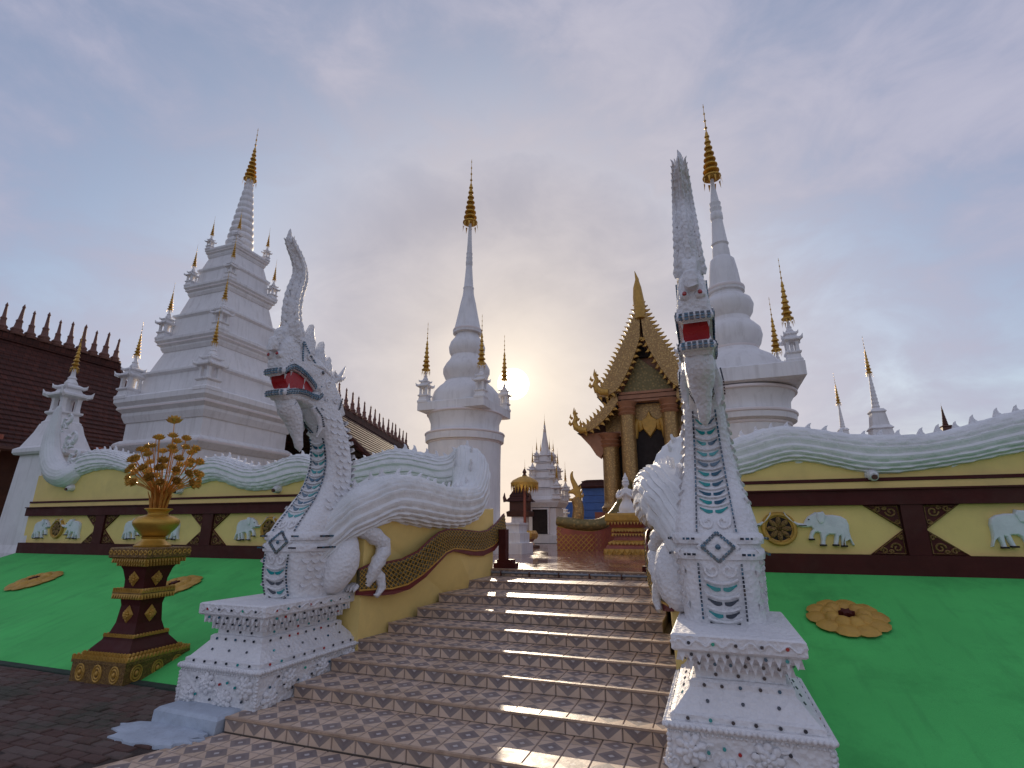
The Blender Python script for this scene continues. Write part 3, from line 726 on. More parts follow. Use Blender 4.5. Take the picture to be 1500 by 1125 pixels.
    lo = [HY(x, y) for x, y in [(130, 945), (170, 936), (230, 930), (290, 938), (350, 955), (385, 950), (410, 945), (430, 1000), (440, 1060), (380, 1050), (320, 1020), (270, 1000), (200, 1000), (150, 1000), (134, 980)]]
    b = MB().loft(lo, [(-0.125, 0.03), (-0.11, 0.01), (-0.08, 0), (0.08, 0), (0.11, 0.01), (0.125, 0.03)], to3); P(b.jitter(0.008, 12), 'lower_jaw', WHITE, 50)
    mo = [HY(x, y) for x, y in [(150, 868), (200, 848), (240, 856), (285, 876), (320, 900), (365, 945), (350, 958), (290, 944), (230, 938), (180, 945), (155, 900)]]
    b = MB().loft(mo, [(-0.108, 0), (0.108, 0)], to3); P(b, 'mouth', RED, None)
    b = MB()
    for x, y, dn in [(150, 868, 1), (196, 850, 1), (300, 890, 1), (176, 935, -1), (290, 935, -1)]:
        for s in (-1, 1):
            yy, zz = HY(x, y); b.tube([(XC+s*0.108, yy, zz+0.01*dn), (XC+s*0.108, yy, zz-0.05*dn)], [0.014, 0.001], 6)
    P(b, 'teeth', WHITE, 60)
    b = MB().tube([(XC, HY(300, 925)[0], HY(300, 925)[1]), (XC, HY(220, 905)[0], HY(220, 905)[1]), (XC, HY(165, 885)[0], HY(165, 885)[1])], [0.06, 0.05, 0.02], 8); P(b, 'tongue', RED)
    # lips with two rows of mirror tiles, wrapped round the muzzle
    for name, pts in (('upper_lip', [(370, 930), (335, 895), (300, 868), (250, 838), (200, 820), (160, 830), (128, 848)]), ('lower_lip', [(400, 930), (408, 968), (385, 988), (340, 978), (290, 962), (230, 955), (170, 958), (136, 966)])):
        side = [HY(x, y) for x, y in pts]
        full = [Vector((XC+0.122, a, c)) for a, c in side]
        front = side[-1]
        full += [Vector((XC+0.085, front[0]-0.012, front[1])), Vector((XC, front[0]-0.018, front[1])), Vector((XC-0.085, front[0]-0.012, front[1]))]+[Vector((XC-0.122, a, c)) for a, c in reversed(side)]
        P(MB().tube(full, 0.036, 8), name, WHITE, 60)
        for dz in (-0.024, 0.0, 0.024):
            for a, c in zip(full, full[1:]):
                t = (c-a).normalized(); nn_ = Vector((0, 0, 1)).cross(t)
                mid = (a+c)/2-Vector((XC, front[0]+0.18, a.z)); mid.z = 0
                if nn_.dot(mid) < 0: nn_ = -nn_
                o_ = nn_*(0.038-abs(dz)*0.35)+Vector((0, 0, dz))
                dashes([a+o_, c+o_], nn_, 0.016, 0.036, None if dz else G_BLUE)
    # nostrils and eyes
    for s in (-1, 1):
        y_, z_ = HY(140, 760); P(MB().ball((XC+s*0.062, y_-0.015, z_), (0.05, 0.05, 0.048)), 'nostril', WHITE)
        P(MB().ball((XC+s*0.064, y_-0.064, z_+0.008), (0.020, 0.014, 0.020)), 'nostril_mirror', G_RED)
        y_, z_ = HY(408, 850); P(MB().ball((XC+s*0.128, y_, z_), (0.025, 0.05, 0.045)), 'eye_socket', WHITE)
        P(MB().ball((XC+s*0.150, y_, z_), (0.014, 0.026, 0.024)), 'eye', G_DARK)
        # brow ridge and cheek swirl
        P(MB().tube([(XC+s*0.115, *HY(345, 800)), (XC+s*0.130, *HY(400, 815)), (XC+s*0.130, *HY(445, 850)), (XC+s*0.120, *HY(470, 900))], [0.02, 0.028, 0.026, 0.015], 7), 'brow', WHITE, 60)
        dashes([(XC+s*0.146, *HY(x, y)) for x, y in [(395, 1045), (430, 1072), (470, 1075), (500, 1045), (515, 990)]], (s, 0, 0), 0.016, 0.03, G_DARK)
        dashes([(XC+s*0.128, *HY(x, y)) for x, y in [(275, 790), (278, 730), (285, 680), (320, 735), (380, 810)]], (s, 0, 0), 0.016, 0.03, G_BLUE)
        for x_, y_, r_, a0 in ((330, 770, .055, 0), (225, 740, .06, 2), (185, 790, .045, 4), (440, 920, .06, 1), (480, 1000, .05, 3), (430, 1000, .04, 5), (290, 700, .05, 2.5)):
            y0_, z0_ = HY(x_, y_); xs_ = (0.140 if y_ > 850 else 0.128 if y_ > 760 else 0.105)
            P(MB().tube([(XC+s*xs_, y0_+r_*(1-k*.075)*math.cos(a0+k*.6), z0_+r_*(1-k*.075)*math.sin(a0+k*.6)) for k in range(13)], [.017*(1-k*.03) for k in range(13)], 6), 'head_curl', WHITE, 60)
        # antler-like ear
        e0 = Vector((XC+s*0.08, *HY(480, 905))); k = lambda x, y: Vector((XC+s*0.11, *HY(x, y)))
        b = MB().tube([e0, k(505, 880), k(525, 850), k(545, 812)], [0.05, 0.035, 0.026, 0.006], 7).tube([k(505, 885), k(492, 860), k(488, 835)], [0.03, 0.022, 0.005], 6).tube([k(515, 890), k(540, 878), k(548, 872)], [0.028, 0.018, 0.004], 6).tube([e0, k(480, 880), k(472, 862)], [0.03, 0.02, 0.004], 6)
        P(b, 'ear', WHITE, 60)
    # crest leaves behind the horn
    for x, y, h_, wd in [(338, 700, .30, .12), (398, 770, .24, .11), (440, 820, .15, .09), (475, 880, .10, .07)]:
        yy, zz = HY(x, y, XC); o = [(-wd*.9, -.1), (wd*.9, -.12), (wd*0.9, h_*.25), (wd*0.55, h_*.55), (wd*0.25, h_*1.0), (-wd*0.15, h_*.75), (-wd*0.3, h_*.55), (-wd*0.75, h_*.35), (-wd, .0)]
        b = MB().loft(o, [(-.06, .04), (-.03, 0), (.03, 0), (.06, .04)], lambda a, c, d: Vector((XC+d, yy+a, zz+c))); P(b.jitter(0.012, 14), 'crest_leaf', WHITE, 50)
    for x, y, h_, wd in [(150, 700, .12, .06), (178, 672, .16, .07), (212, 656, .18, .08)]:
        yy, zz = HY(x, y, XC); o = [(wd*.9, -.06), (-wd*.9, -.06), (-wd*.8, h_*.25), (-wd*.7, h_*.7), (-wd*.2, h_*1.0), (wd*.2, h_*.7), (wd*.8, h_*.3)]
        P(MB().loft(o, [(-.06, .03), (-.03, 0), (.03, 0), (.06, .03)], lambda a, c, d: Vector((XC+d, yy+a, zz+c))).jitter(.012, 14), 'brow_leaf', WHITE, 50)
    # horn
    hp = [(258, 690, 62), (255, 640, 58), (246, 560, 50), (250, 480, 46), (266, 410, 43), (292, 345, 39), (298, 290, 35), (283, 225, 31), (256, 165, 26), (238, 115, 20), (242, 80, 11), (244, 55, 2)]
    ctr = [Vector((XC, *HY(x, y, XC))) for x, y, w_ in hp]; rad = [w_/3.75*MPP(c)*0.93 for (x, y, w_), c in zip(hp, ctr)]
    cs = smooth_pts(ctr, 2); rs = smooth_pts([Vector((r_, 0, 0)) for r_ in rad], 2)
    if mir: cs = [Vector((c.x, c.y, cs[0].z+(c.z-cs[0].z)*.88)) for c in cs]
    R = []; n = 20
    for i, c in enumerate(cs):
        t = (cs[min(i+1, len(cs)-1)]-cs[max(i-1, 0)]).normalized(); s_ = Vector((1, 0, 0)); u_ = s_.cross(t)
        R.append([c+(s_*math.cos(2*math.pi*k/n)*0.9+u_*math.sin(2*math.pi*k/n))*rs[i].x*(1+0.10*math.sin(k*1.9+i*0.8)*(1 if i % 2 else -1)) for k in range(n)])
    P(MB().rings(R).jitter(0.022, 11), 'horn', WHITE, 60)
    b = MB()
    for i in range(6, len(cs)-11, 2):                            # flame tips along the horn's back and sides
        for a in (math.pi/2, math.pi/2+1.5, math.pi/2-1.5, -math.pi/2+.6, -math.pi/2-.6):
            t = (cs[i+1]-cs[i-1]).normalized(); s_ = Vector((1, 0, 0)); u_ = s_.cross(t)
            d = s_*math.cos(a)*0.9+u_*math.sin(a); q = cs[i]+d*rs[i].x*0.94
            b.tube([q-t*0.05, q+d*0.012, q+d*0.018+t*0.045, q+d*0.036+t*0.07], [rs[i].x*.32, rs[i].x*.36, rs[i].x*.2, 0.002], 6)
    P(b, 'horn_flames', WHITE, 60, kind='stuff')
    for i in (12, 24, 34):
        if i < len(cs): P(MB().ball(cs[i]+Vector((0, -rs[i].x*0.98, 0)), (.014, .012, .014)), 'horn_mirror', G_RED)
    # beard
    bp = [(402, 583), (412, 598), (416, 612), (420, 630), (424, 655)]
    bc = [Vector((XC, AX(u, v, XC).y+0.17, AX(u, v, XC).z-0.03)) for u, v in bp]
    P(MB().tube([bc[0]+Vector((0, .05, .06))]+smooth_pts(bc, 1), [.11, .12, .13, .125, .12, .11, .09, .08, .06, .05, .003], 12).jitter(0.014, 16), 'beard', WHITE, 60)
    for s in (-1, 1):                                             # throat fins
        q = [(XC+s*0.13, *HY(350, 1040)), (XC+s*0.15, *HY(385, 1090)), (XC+s*0.15, *HY(395, 1150)), (XC+s*0.13, *HY(378, 1200))]
        P(MB().tube(q, [.03, .045, .035, .006], 7).jitter(0.008, 14), 'throat_fin', WHITE, 60)
        dashes([Vector(a)+Vector((s*0.045, 0, 0)) for a in q[:3]], (s, 0, 0), 0.016, 0.03, G_DARK)
    names = {G_DARK: 'dark_mosaic', G_BLUE: 'blue_mosaic', G_TEAL: 'teal_mosaic'}
    for k, b in mos.items():
        if b.v: P(b, names[k], k, None, kind='stuff')
    # ---- body
    path = body_path(mir); R = []; ul = [0.0]; n = 120
    pp_ = smooth_pts([p[0] for p in path], 1); hh_ = smooth_pts([Vector((p[1], p[2], 0)) for p in path], 1)
    path = [(a, b_.x, b_.y) for a, b_ in zip(pp_, hh_)]; run = 0.0
    for i, (c, hv, ht) in enumerate(path):
        a, d = path[max(0, i-1)][0], path[min(len(path)-1, i+1)][0]
        t = d-a; th = Vector((t.x, t.y, 0))
        s_ = Vector((th.y, -th.x, 0)).normalized() if th.length > 1e-4 else Vector((0, -1, 0))
        upv = Vector((0, 0, 1))
        ring = []
        for k in range(n):
            an = 2*math.pi*k/n; ca, sa = math.cos(an), math.sin(an); e = 2.7
            x = math.copysign(abs(ca)**(2/e), ca); z_ = math.copysign(abs(sa)**(2/e), sa)
            row = k//5; ph = (run/0.27+0.5*(row % 2)+0.06*math.sin(row*3.1)) % 1.0
            q = 1+0.060*((k % 5)/4-0.5)+0.065*(ph-0.5)*(0 if k % 5 == 0 else 1)
            if abs(sa) > 0.985: q = 1
            ring.append(c+s_*x*ht*q+upv*z_*hv*q)
        R.append(ring)
        if i < len(path)-1: run += (path[i+1][0]-c).length
        if i: ul.append(ul[-1]+(c-path[i-1][0]).length)
    body = MB().rings(R, uvlen=ul).jitter(0.006, 6)
    body.build('body', SCALE, root, 22)
    dist = 0; nxt = 0.25
    for i in range(1, len(path)-2):
        c, hv, ht = path[i]; c0, hv0, _ = path[i-1]; tp = c+Vector((0, 0, hv)); tp0 = c0+Vector((0, 0, hv0)); seg = (tp-tp0).length; dist += seg
        if dist >= nxt:
            nxt += 0.235; d = tp-tp0
            e = Matrix((d.normalized(), Vector((0, 0, 1)).cross(d).normalized(), d.normalized().cross(Vector((0, 0, 1)).cross(d).normalized()))).transposed().to_euler()
            if in_view(tp, 100): place('dorsal_spike', SPIKE, root, tp-Vector((0, 0, .012)), rot=e, scale=0.82+rnd.uniform(-.12, .12))
    # foreleg: shoulder, ringed arm, claw
    P(MB().ball((-4.24, 5.42, 1.36), (0.24, 0.22, 0.36), Matrix.Rotation(math.radians(-25), 3, 'X'), 20, 12).jitter(0.02, 8), 'shoulder', WHITE, 60)
    arm = [Vector((-4.28, 5.62, 1.86)), Vector((-4.08, 5.72, 1.72)), AX(567, 798, -3.98), AX(552, 826, -3.98), AX(541, 848, -4.06), AX(528, 861, -4.16)]
    aa = smooth_pts(arm, 2); P(MB().tube(aa, [0.105*(1.0+0.22*(i % 2))*(1-0.45*i/len(aa)) for i in range(len(aa))], 12), 'foreleg', WHITE, 60)
    cl0 = aa[-1]
    for i in range(4):
        q = cl0+Vector((-0.02, -0.06+0.0*i, 0)); a = -0.7+i*0.42
        d = Vector((math.sin(a)*0.6-0.1, -math.cos(a), 0)).normalized()
        P(MB().tube([cl0+d*0.03, cl0+d*0.11+Vector((0, 0, .035)), cl0+d*0.18+Vector((0, 0, .005)), cl0+d*0.21+Vector((0, 0, -.03))], [0.036, 0.038, 0.026, 0.004], 7), 'claw', WHITE, 60)
    e0 = aa[len(aa)//2+3]                                          # curling flame hanging behind the wrist
    P(MB().tube([e0, e0+Vector((.03, .10, -.10)), e0+Vector((.05, .12, -.22)), e0+Vector((.03, .05, -.31)), e0+Vector((.02, .0, -.29))], [.05, .07, .055, .03, .005], 8).jitter(.012, 12), 'wrist_flame', WHITE, 60)
    if not mir:                                                   # the tail climbs in front of the corner pillar
        lc = path[-1][0]; tl = [path[-4][0], lc]+[AY(u, v, 8.58) for u, v in [(106, 697), (92, 697), (79, 688), (74, 668), (75, 645), (80, 620), (88, 594)]]
        tl = smooth_pts(tl, 2); R = []; m_ = len(tl)
        for i, c in enumerate(tl):
            t = (tl[min(i+1, m_-1)]-tl[max(i-1, 0)]).normalized(); s_ = Vector((0, -1, 0)); u_ = t.cross(s_); r_ = 0.30*(1-(i/(m_-1))**3)+.02
            R.append([c+(s_*math.cos(2*math.pi*k/24)*.9+u_*math.sin(2*math.pi*k/24))*r_*(1+.05*((k % 3)-1)) for k in range(24)])
        MB().rings(R, uvlen=[.12*i for i in range(m_)]).jitter(.01, 7).build('tail', SCALE, root, 50)
        for u0, v0, sc_ in ((103, 650, 1.0), (107, 676, .85), (98, 622, .75)):
            c = AY(u0, v0, 8.55)
            for q in range(3):
                b = MB().tube([c+Vector((0.17*sc_*math.cos(k*0.5+q*2)*(1-k*0.05), 0, 0.2*sc_*math.sin(k*0.5+q*2)*(1-k*0.05)))+Vector((0.08*q-.1, 0, 0.14*q-.1)) for k in range(11)], [0.06*sc_*(1-k*0.06) for k in range(11)], 6)
                b.build('tail_fin', WHITE, root, 60)
    return root
nagas = [build_naga(m) for m in (False, True)]

# ================================================================ STAIR SIDE WALLS with the olive serpent band
def build_stair_wall(mir):
    lab = 'yellow wall beside the stairs under the naga without a vase stand near it' if mir else 'yellow wall beside the stairs with a winding olive serpent band'
    root = thing('stair_wall', (2*XM+4.1 if mir else -4.1, 7.4, 0), lab, 'wall', 'yellow walls beside the stairs')
    P = lambda b, n, m, smo=None, **k: b.build(n, m, root, smo, mir, **k)
    ol = [(5.72, -0.02), (6.0, -0.02), (6.3, -0.02), (6.6, -0.02), (6.95, -0.02), (9.18, -0.02), (9.18, sm(BOTS, 8.6)+0.18)]
    y = 8.6
    while y > 5.72: ol.append((y, min(sm(BOTS, y)+0.12, 3))); y -= 0.12
    P(MB().loft(ol, [(-4.34, 0), (-3.802, 0)], lambda a, c, d: Vector((d-flare(a), a, c))), 'wall', YELLOW)
    bt = [Z3(x, y) for x, y in [(290, 850), (340, 812), (400, 803), (470, 780), (540, 730), (600, 655), (650, 610), (700, 590), (770, 590), (850, 598), (910, 605), (960, 595), (1020, 545), (1065, 490)]]
    bb = [Z3(x, y) for x, y in [(285, 980), (350, 970), (420, 965), (490, 935), (560, 870), (630, 790), (690, 730), (740, 708), (800, 712), (870, 722), (930, 718), (990, 690), (1040, 640), (1075, 590)]]
    br = [Z3(x, y) for x, y in [(280, 1012), (350, 1016), (430, 1003), (500, 968), (575, 890), (640, 808), (700, 745), (745, 726), (800, 738), (860, 752), (930, 755), (1000, 722), (1050, 660), (1080, 605)]]
    X0 = -3.80
    conv = lambda L_: [(AX(u, v, X0).y, AX(u, v, X0).z) for u, v in L_]
    t_, b_, r_ = conv(bt), conv(bb), conv(br)
    P(MB().loft(t_+b_[::-1], [(0, 0), (0.035, 0), (0.05, 0.02)], lambda a, c, d: Vector((X0+d-flare(a), a, c))), 'serpent_band', SCALEG)
    P(MB().loft([(a, c+0.012) for a, c in b_]+r_[::-1], [(0, 0), (0.045, 0.004)], lambda a, c, d: Vector((X0+d-flare(a), a, c))), 'red_underside', mat('dark_red_paint', (0.16, 0.02, 0.02), 0.45) if 'dark_red_paint' not in bpy.data.materials else bpy.data.materials['dark_red_paint'])
    P(MB().tube([Vector((X0+0.03-flare(a), a, c+.004)) for a, c in t_], 0.016, 6), 'band_edge', bpy.data.materials['dark_red_paint'], 60)
    P(MB().tube([Vector((X0+0.045-flare(a), a, c)) for a, c in b_], 0.013, 6), 'band_piping', GOLDM, 60)
    tt = [Vector((-flare(a), a, c)) for a, c in t_]; bv = [Vector((-flare(a), a, c)) for a, c in b_]
    def pt(u, v):
        f = u*(len(tt)-1); i = min(int(f), len(tt)-2); q = f-i
        return tt[i].lerp(tt[i+1], q).lerp(bv[i].lerp(bv[i+1], q), v)
    n = 46; m_ = 5; lat = MB(); scl = MB()
    for i in range(n):
        for j in range(m_):
            for s in (1,):
                a, b2, c, d = pt(i/n, (j+.5)/m_), pt((i+.5)/n, j/m_), pt(min(1, (i+1)/n), (j+.5)/m_), pt((i+.5)/n, (j+1)/m_)
                ct = (a+b2+c+d)/4
                q = [(p-ct)*0.80+ct+Vector((X0+0.050, 0, 0)) for p in (a, b2, c, d)]
                top = ct+Vector((X0+0.068, 0, 0))
                scl.add(q+[top], [(0, 1, 4), (1, 2, 4), (2, 3, 4), (3, 0, 4)])
                for p, r2 in ((a, b2), (b2, c), (c, d), (d, a)): lat.tube([p+Vector((X0+0.052, 0, 0)), r2+Vector((X0+0.052, 0, 0))], 0.0045, 4)
    P(scl, 'band_scales', SCALEG, None, kind='stuff'); P(lat, 'gold_lattice', GOLDM, None, kind='stuff')
for m in (False, True): build_stair_wall(m)
# gate posts at the head of the stairs
for s in (-1, 1):
    x = XM+s*1.38
    gp = thing('gate_post', (x, 9.3, TZ), 'dark red gate post on a stepped foot beside '+('the white plinth' if s < 0 else 'the offering stand'), 'post', 'gate posts at the head of the stairs')
    MB().box((x, 9.36, TZ+0.34), (0.14, 0.16, 0.68)).build('shaft', MAROON, gp)
    MB().rects([(0.21, 0.10, 0.003), (0.21, 0.10, .09), (0.15, 0.085, .092), (0.15, .085, .15)], 0, 0).build('foot', MAROON, gp, loc=(x-s*0.05, 9.36, TZ))
# ================================================================ TERRACE WALLS
K = YW/9.2
Zl0, Zl1, Zu0, Zu1, Zs0, Zs1 = ZT, 1.413, 2.068, 2.264, 2.386, 2.432
# elephant outline traced on the wall plane, relative to the wheel's centre
EC = AY(*ZR(240, 872), YW)
ELE = [(258, 797), (268, 808), (290, 830), (318, 846), (345, 850), (352, 835), (362, 820), (378, 810), (395, 800), (412, 804), (428, 796), (436, 812), (470, 812), (505, 818), (530, 832), (541, 855), (544, 885), (552, 915), (568, 945), (557, 944), (545, 918), (538, 897), (532, 905), (528, 930), (530, 950), (511, 950), (509, 925), (506, 902), (500, 905), (498, 925), (494, 946), (475, 946), (478, 920), (480, 897), (455, 897), (445, 905), (440, 925), (441, 946), (419, 946), (422, 920), (416, 892), (405, 887), (396, 890), (388, 905), (390, 921), (369, 921), (370, 905), (376, 885), (386, 874), (378, 864), (362, 866), (340, 866), (318, 860), (295, 848), (274, 826), (260, 812)]
ELE = [(AY(*ZR(x, y), YW).x-EC.x, AY(*ZR(x, y), YW).z-EC.z) for x, y in ELE]
BLUEW = mat('pale_blue_white_paint', (0.74, 0.77, 0.79), 0.6, var=0.1, vscale=6, bump=0.25, bscale=25, dirt=(0.42, 0.47, 0.5), dirt_amt=0.4, dirt_scale=4)
def ele_mesh(s):
    b = MB().loft([(a*s, c) for a, c in ELE], [(0.0, 0), (-0.035, 0.0), (-0.055, 0.010), (-0.062, 0.02)], lambda a, c, d: Vector((a, d, c))); return b.mesh('elephant', BLUEW)
def ele_bits(s, root_part, loc):
    ex = lambda x, y: ((AY(*ZR(x, y), YW).x-EC.x)*s, AY(*ZR(x, y), YW).z-EC.z)
    a = ex(415, 822); place('ear', EAR[s], root_part, loc)
    place('toenails', NAIL[s], root_part, loc, kind='stuff')
EAR, NAIL, ELM = {}, {}, {}
for s in (1, -1):
    ELM[s] = ele_mesh(s)
    ex = lambda x, y: ((AY(*ZR(x, y), YW).x-EC.x)*s, AY(*ZR(x, y), YW).z-EC.z)
    o = [ex(*q) for q in [(398, 802), (428, 798), (440, 815), (432, 845), (415, 852), (402, 835)]]
    EAR[s] = MB().loft(o, [(-0.05, 0), (-0.08, 0.008), (-0.086, 0.03)], lambda a, c, d: Vector((a, d, c))).mesh('ear', BLUEW)
    b = MB()
    for x, y, w_ in [(380, 918, 20), (430, 943, 22), (484, 943, 20), (521, 947, 20)]:
        q = ex(x, y); b.box((q[0], -0.05, q[1]+0.0), (w_/2.961*0.0115, 0.05, 0.022))
    q = ex(366, 832); b.box((q[0], -0.064, q[1]), (0.02, 0.012, 0.014))
    q = ex(340, 858); b.box((q[0], -0.060, q[1]), (0.10, 0.012, 0.012))
    NAIL[s] = b.mesh('toenails', DARK)
WH_R = MB(); WR = 0.235
def wheel_part(parent, x, z):
    wl = MB().lathe([(WR*.6, -.02), (WR, -.02), (WR, .03), (WR*.93, .055), (WR*.80, .055), (WR*.76, .03), (WR*.6, .02)], n=28)
    wl.v = [(a, -c, b_) for a, b_, c in wl.v]
    o = wl.build('wheel', GOLDM, parent, 40, loc=(x, YW, z)) if False else place('wheel', WHEEL, parent, (x, YW, z))
    place('hub_disc', WDISC, o, (x, YW, z))
    for i in range(8):
        place('spoke', WSPOKE, o, (x, YW, z), rot=(0, i*math.pi/4, 0))
wl = MB().lathe([(WR*.6, -.02), (WR, -.02), (WR, .03), (WR*.93, .055), (WR*.80, .055), (WR*.76, .03), (WR*.6, .02)], n=28)
wl.v = [(a, -c, b_) for a, b_, c in wl.v]; WHEEL = wl.mesh('wheel', GOLDM, 40)
wl = MB().lathe([(WR*.78, .021), (WR*.78, .026)], n=20); wl.v = [(a, -c, b_) for a, b_, c in wl.v]; WDISC = wl.mesh('hub_disc', DARK)
b = MB().loft([(0.012, .03), (0.036, .09), (0.032, .14), (0.0, .178), (-0.032, .14), (-0.036, .09), (-0.012, .03)], [(-.02, 0), (-.04, .002), (-.046, .012)], lambda a, c, d: Vector((a, d, c))); b.ball((0, -.03, 0), (.035, .03, .035)); WSPOKE = b.mesh('spoke', DGOLD, 40)
def corner_mesh(wd, hg, sx, sz):            # triangular gilt corner with three raised scrolls
    b = MB().loft([(0, 0), (-wd*sx, 0), (0, -hg*sz)], [(0, 0), (-.028, 0), (-.034, .01)], lambda a, c, d: Vector((a, d, c)))
    base = b.mesh('corner_ornament', MAROON)
    c = MB()
    for cx, cz, r in ((wd*.62, hg*.16, hg*.13), (wd*.26, hg*.28, hg*.20), (wd*.12, hg*.68, hg*.10), (wd*.42, hg*.12, hg*.08)):
        c.tube([Vector((-(cx+r*(1-k*.055)*math.cos(k*.55))*sx, -.036, -(cz+r*(1-k*.055)*math.sin(k*.55))*sz)) for k in range(15)], 0.013, 5)
    c.tube([Vector((-.025*sx, -.034, -hg*.06*sz)), Vector((-wd*.9*sx, -.034, -.02*sz)), Vector((-.02*sx, -.034, -hg*.9*sz)), Vector((-.025*sx, -.034, -hg*.06*sz))], .011, 5)
    return base, c.mesh('gilt_scroll', DGOLD, 60)
CORN = {(sx, sz): corner_mesh(0.42, 0.325, sx, sz) for sx in (1, -1) for sz in (1, -1)}
def rosette(parent, C, ax_s, r1, r2, rot0):
    # elliptical lotus rosette on the batter: S along the wall, T up the slope
    k = ZT/(YW-4.85); T = Vector((0, 1, k)).normalized(); S = Vector((1, 0, 0)); Nn = S.cross(T); C = C+Nn*0.01
    b = MB(); R = []
    for d, rr in ((-.03, 1), (.02, 1), (.03, .94)): R.append([C+S*r1*.86*rr*math.cos(a)+T*r2*.86*rr*math.sin(a)+Nn*d for a in [2*math.pi*i/28 for i in range(28)]])
    b.rings(R); o = b.build('rosette', GOLDM, parent, 40)
    for n, r0, rl, rw, hgt in ((10, .68, .34, .33, .04), (9, .42, .25, .27, .07)):
        for i in range(n):
            a = rot0+2*math.pi*i/n; dv = S*r1*math.cos(a)+T*r2*math.sin(a); tv = S*(-r1*math.sin(a))+T*r2*math.cos(a)
            p = MB(); c = C+dv*r0+Nn*hgt*.6
            ring = []
            pts = [(1.0, 0), (.86, .6), (.3, 1), (-.6, .8), (-.9, 0), (-.6, -.8), (.3, -1), (.86, -.6)]
            vs_ = [c+dv*rl*q[0]+tv*rw*q[1]-Nn*hgt*.3 for q in pts]+[c+dv*rl*q[0]*.6+tv*rw*q[1]*.55+Nn*hgt*.6 for q in pts]+[c+Nn*hgt*.75]
            p.add(vs_, [(i2, (i2+1) % 8, (i2+1) % 8+8, i2+8) for i2 in range(8)]+[(i2+8, (i2+1) % 8+8, 16) for i2 in range(8)])
            p.build('petal', GOLDM, o, 60)
    st = []
    for i in range(12):
        a = 2*math.pi*i/12; r = .2 if i % 2 == 0 else .11; st.append(C+S*r1*r*math.cos(a)+T*r2*r*math.sin(a)+Nn*.085)
    MB().add(st+[q-Nn*.05 for q in st], [tuple(range(12))]+[(i, (i+1) % 12, (i+1) % 12+12, i+12) for i in range(12)]).build('star_centre', MAROON, o)
def build_wall(x0, x1, posts, TW, BW, label, ros, wheels, group, skip=()):
    root = thing('terrace_wall', ((x0+x1)/2, YW, ZT), label, 'wall', group)
    # green batter with two shallow faces so that it meets the ground
    y0, y1 = 4.85, YW+0.05
    b = MB(); n = 40; p = []; f = []
    for i in range(n+1):
        x = x0+(x1-x0)*i/n
        for j in range(9): t = j/8; p.append((x, y0+(y1-y0)*t, (ZT+.012)*t-0.02*(1-t)+0.008*noise.noise(Vector((x*.8, t*3, 1)))*(t*(1-t)*4)))
    for i in range(n):
        for j in range(8): a = i*9+j; f.append((a, a+9, a+10, a+1))
    b.add(p, f).build('green_batter', GREEN, root, 60)
    MB().add([(x0, y0-.06, -.05), (x1, y0-.06, -.05), (x1, y0+.06, -.05), (x0, y0+.06, -.05), (x0, y0-.05, .012), (x1, y0-.05, .012), (x1, y0+.06, .016), (x0, y0+.06, .016)], [(0, 1, 5, 4), (4, 5, 6, 7), (1, 2, 6, 5), (0, 4, 7, 3)]).build('foot_kerb', mat('dark_green_kerb', (0.03, 0.05, 0.035), 0.9, var=0.4, vscale=6) if 'dark_green_kerb' not in bpy.data.materials else bpy.data.materials['dark_green_kerb'], root)  # low strip in very dark green along the batter's foot
    # core up to the middle of the serpent body
    xs = [x0+(x1-x0)*i/80 for i in range(81)]
    ol = [(x0, 0.9), (x1, 0.9)]+[(x, max(Zs1+.02, (interp(TW, x)+interp(BW, x))/2)) for x in reversed(xs)]
    MB().loft(ol, [(YW+.02, 0), (YW+.42, 0)], lambda a, c, d: Vector((a, d, c))).build('wall_core', YELLOW, root)
    L_ = x1-x0; xc = (x0+x1)/2
    MB().box((xc, YW-.02, (Zl0+Zl1)/2-.02), (L_, .12, Zl1-Zl0+.04)).build('lower_rail', MAROON, root)
    MB().box((xc, YW-.02, (Zu0+Zu1)/2), (L_, .12, Zu1-Zu0)).build('upper_rail', MAROON, root)
    MB().box((xc, YW-.035, Zu1+.012), (L_, .16, .022)).build('rail_cap', MAROON, root)
    MB().box((xc, YW-.005, (Zs0+Zs1)/2), (L_, .07, Zs1-Zs0)).build('red_line', MAROON, root)
    MB().box((xc, YW+.0, (Zu1+.024+Zs0)/2), (L_, .05, Zs0-Zu1-.03)).build('yellow_course', YELLOW, root)
    edges = [x0]
    for a, c in posts:
        MB().box(((a+c)/2, YW-.015, (Zl1+Zu0)/2), (c-a, .10, Zu0-Zl1-.004)).build('post', MAROON, root)
        edges += [a, c]
        for (sx, xe) in ((1, a), (-1, c)):
            for (sz, ze) in ((1, Zu0-.003), (-1, Zl1+.003)):
                me, sc_ = CORN[(sx, sz)]
                o = place('corner_ornament', me, root, (xe-sx*.002, YW+.012, ze)); place('gilt_scroll', sc_, o, (xe-sx*.002, YW+.012, ze))
    edges.append(x1)
    for i in range(0, len(edges)-1, 2):
        a, c = edges[i], edges[i+1]
        if c-a > .3: MB().box(((a+c)/2, YW+.03, (Zl1+Zu0)/2), (c-a-.008, .05, Zu0-Zl1-.008)).build('yellow_panel', YELLOW, root)
    for x in wheels:
        z = EC.z
        wheel_part(root, x, z)
        for s in (1, -1):
            if (x, s) in skip: continue
            o = place('elephant', ELM[s], root, (x, YW+.006, z)); ele_bits(s, o, (x, YW+.006, z))
    for C, r1, r2, a in ros: rosette(root, C, None, r1, r2, a)
    return root
def slope_pt(u, v):
    k = (ZT+.012)/(YW+.05-4.85); d = ray(u, v); t = (-k*4.85-EYE)/(d.z-k*d.y); return Vector((0, 0, EYE))+d*t
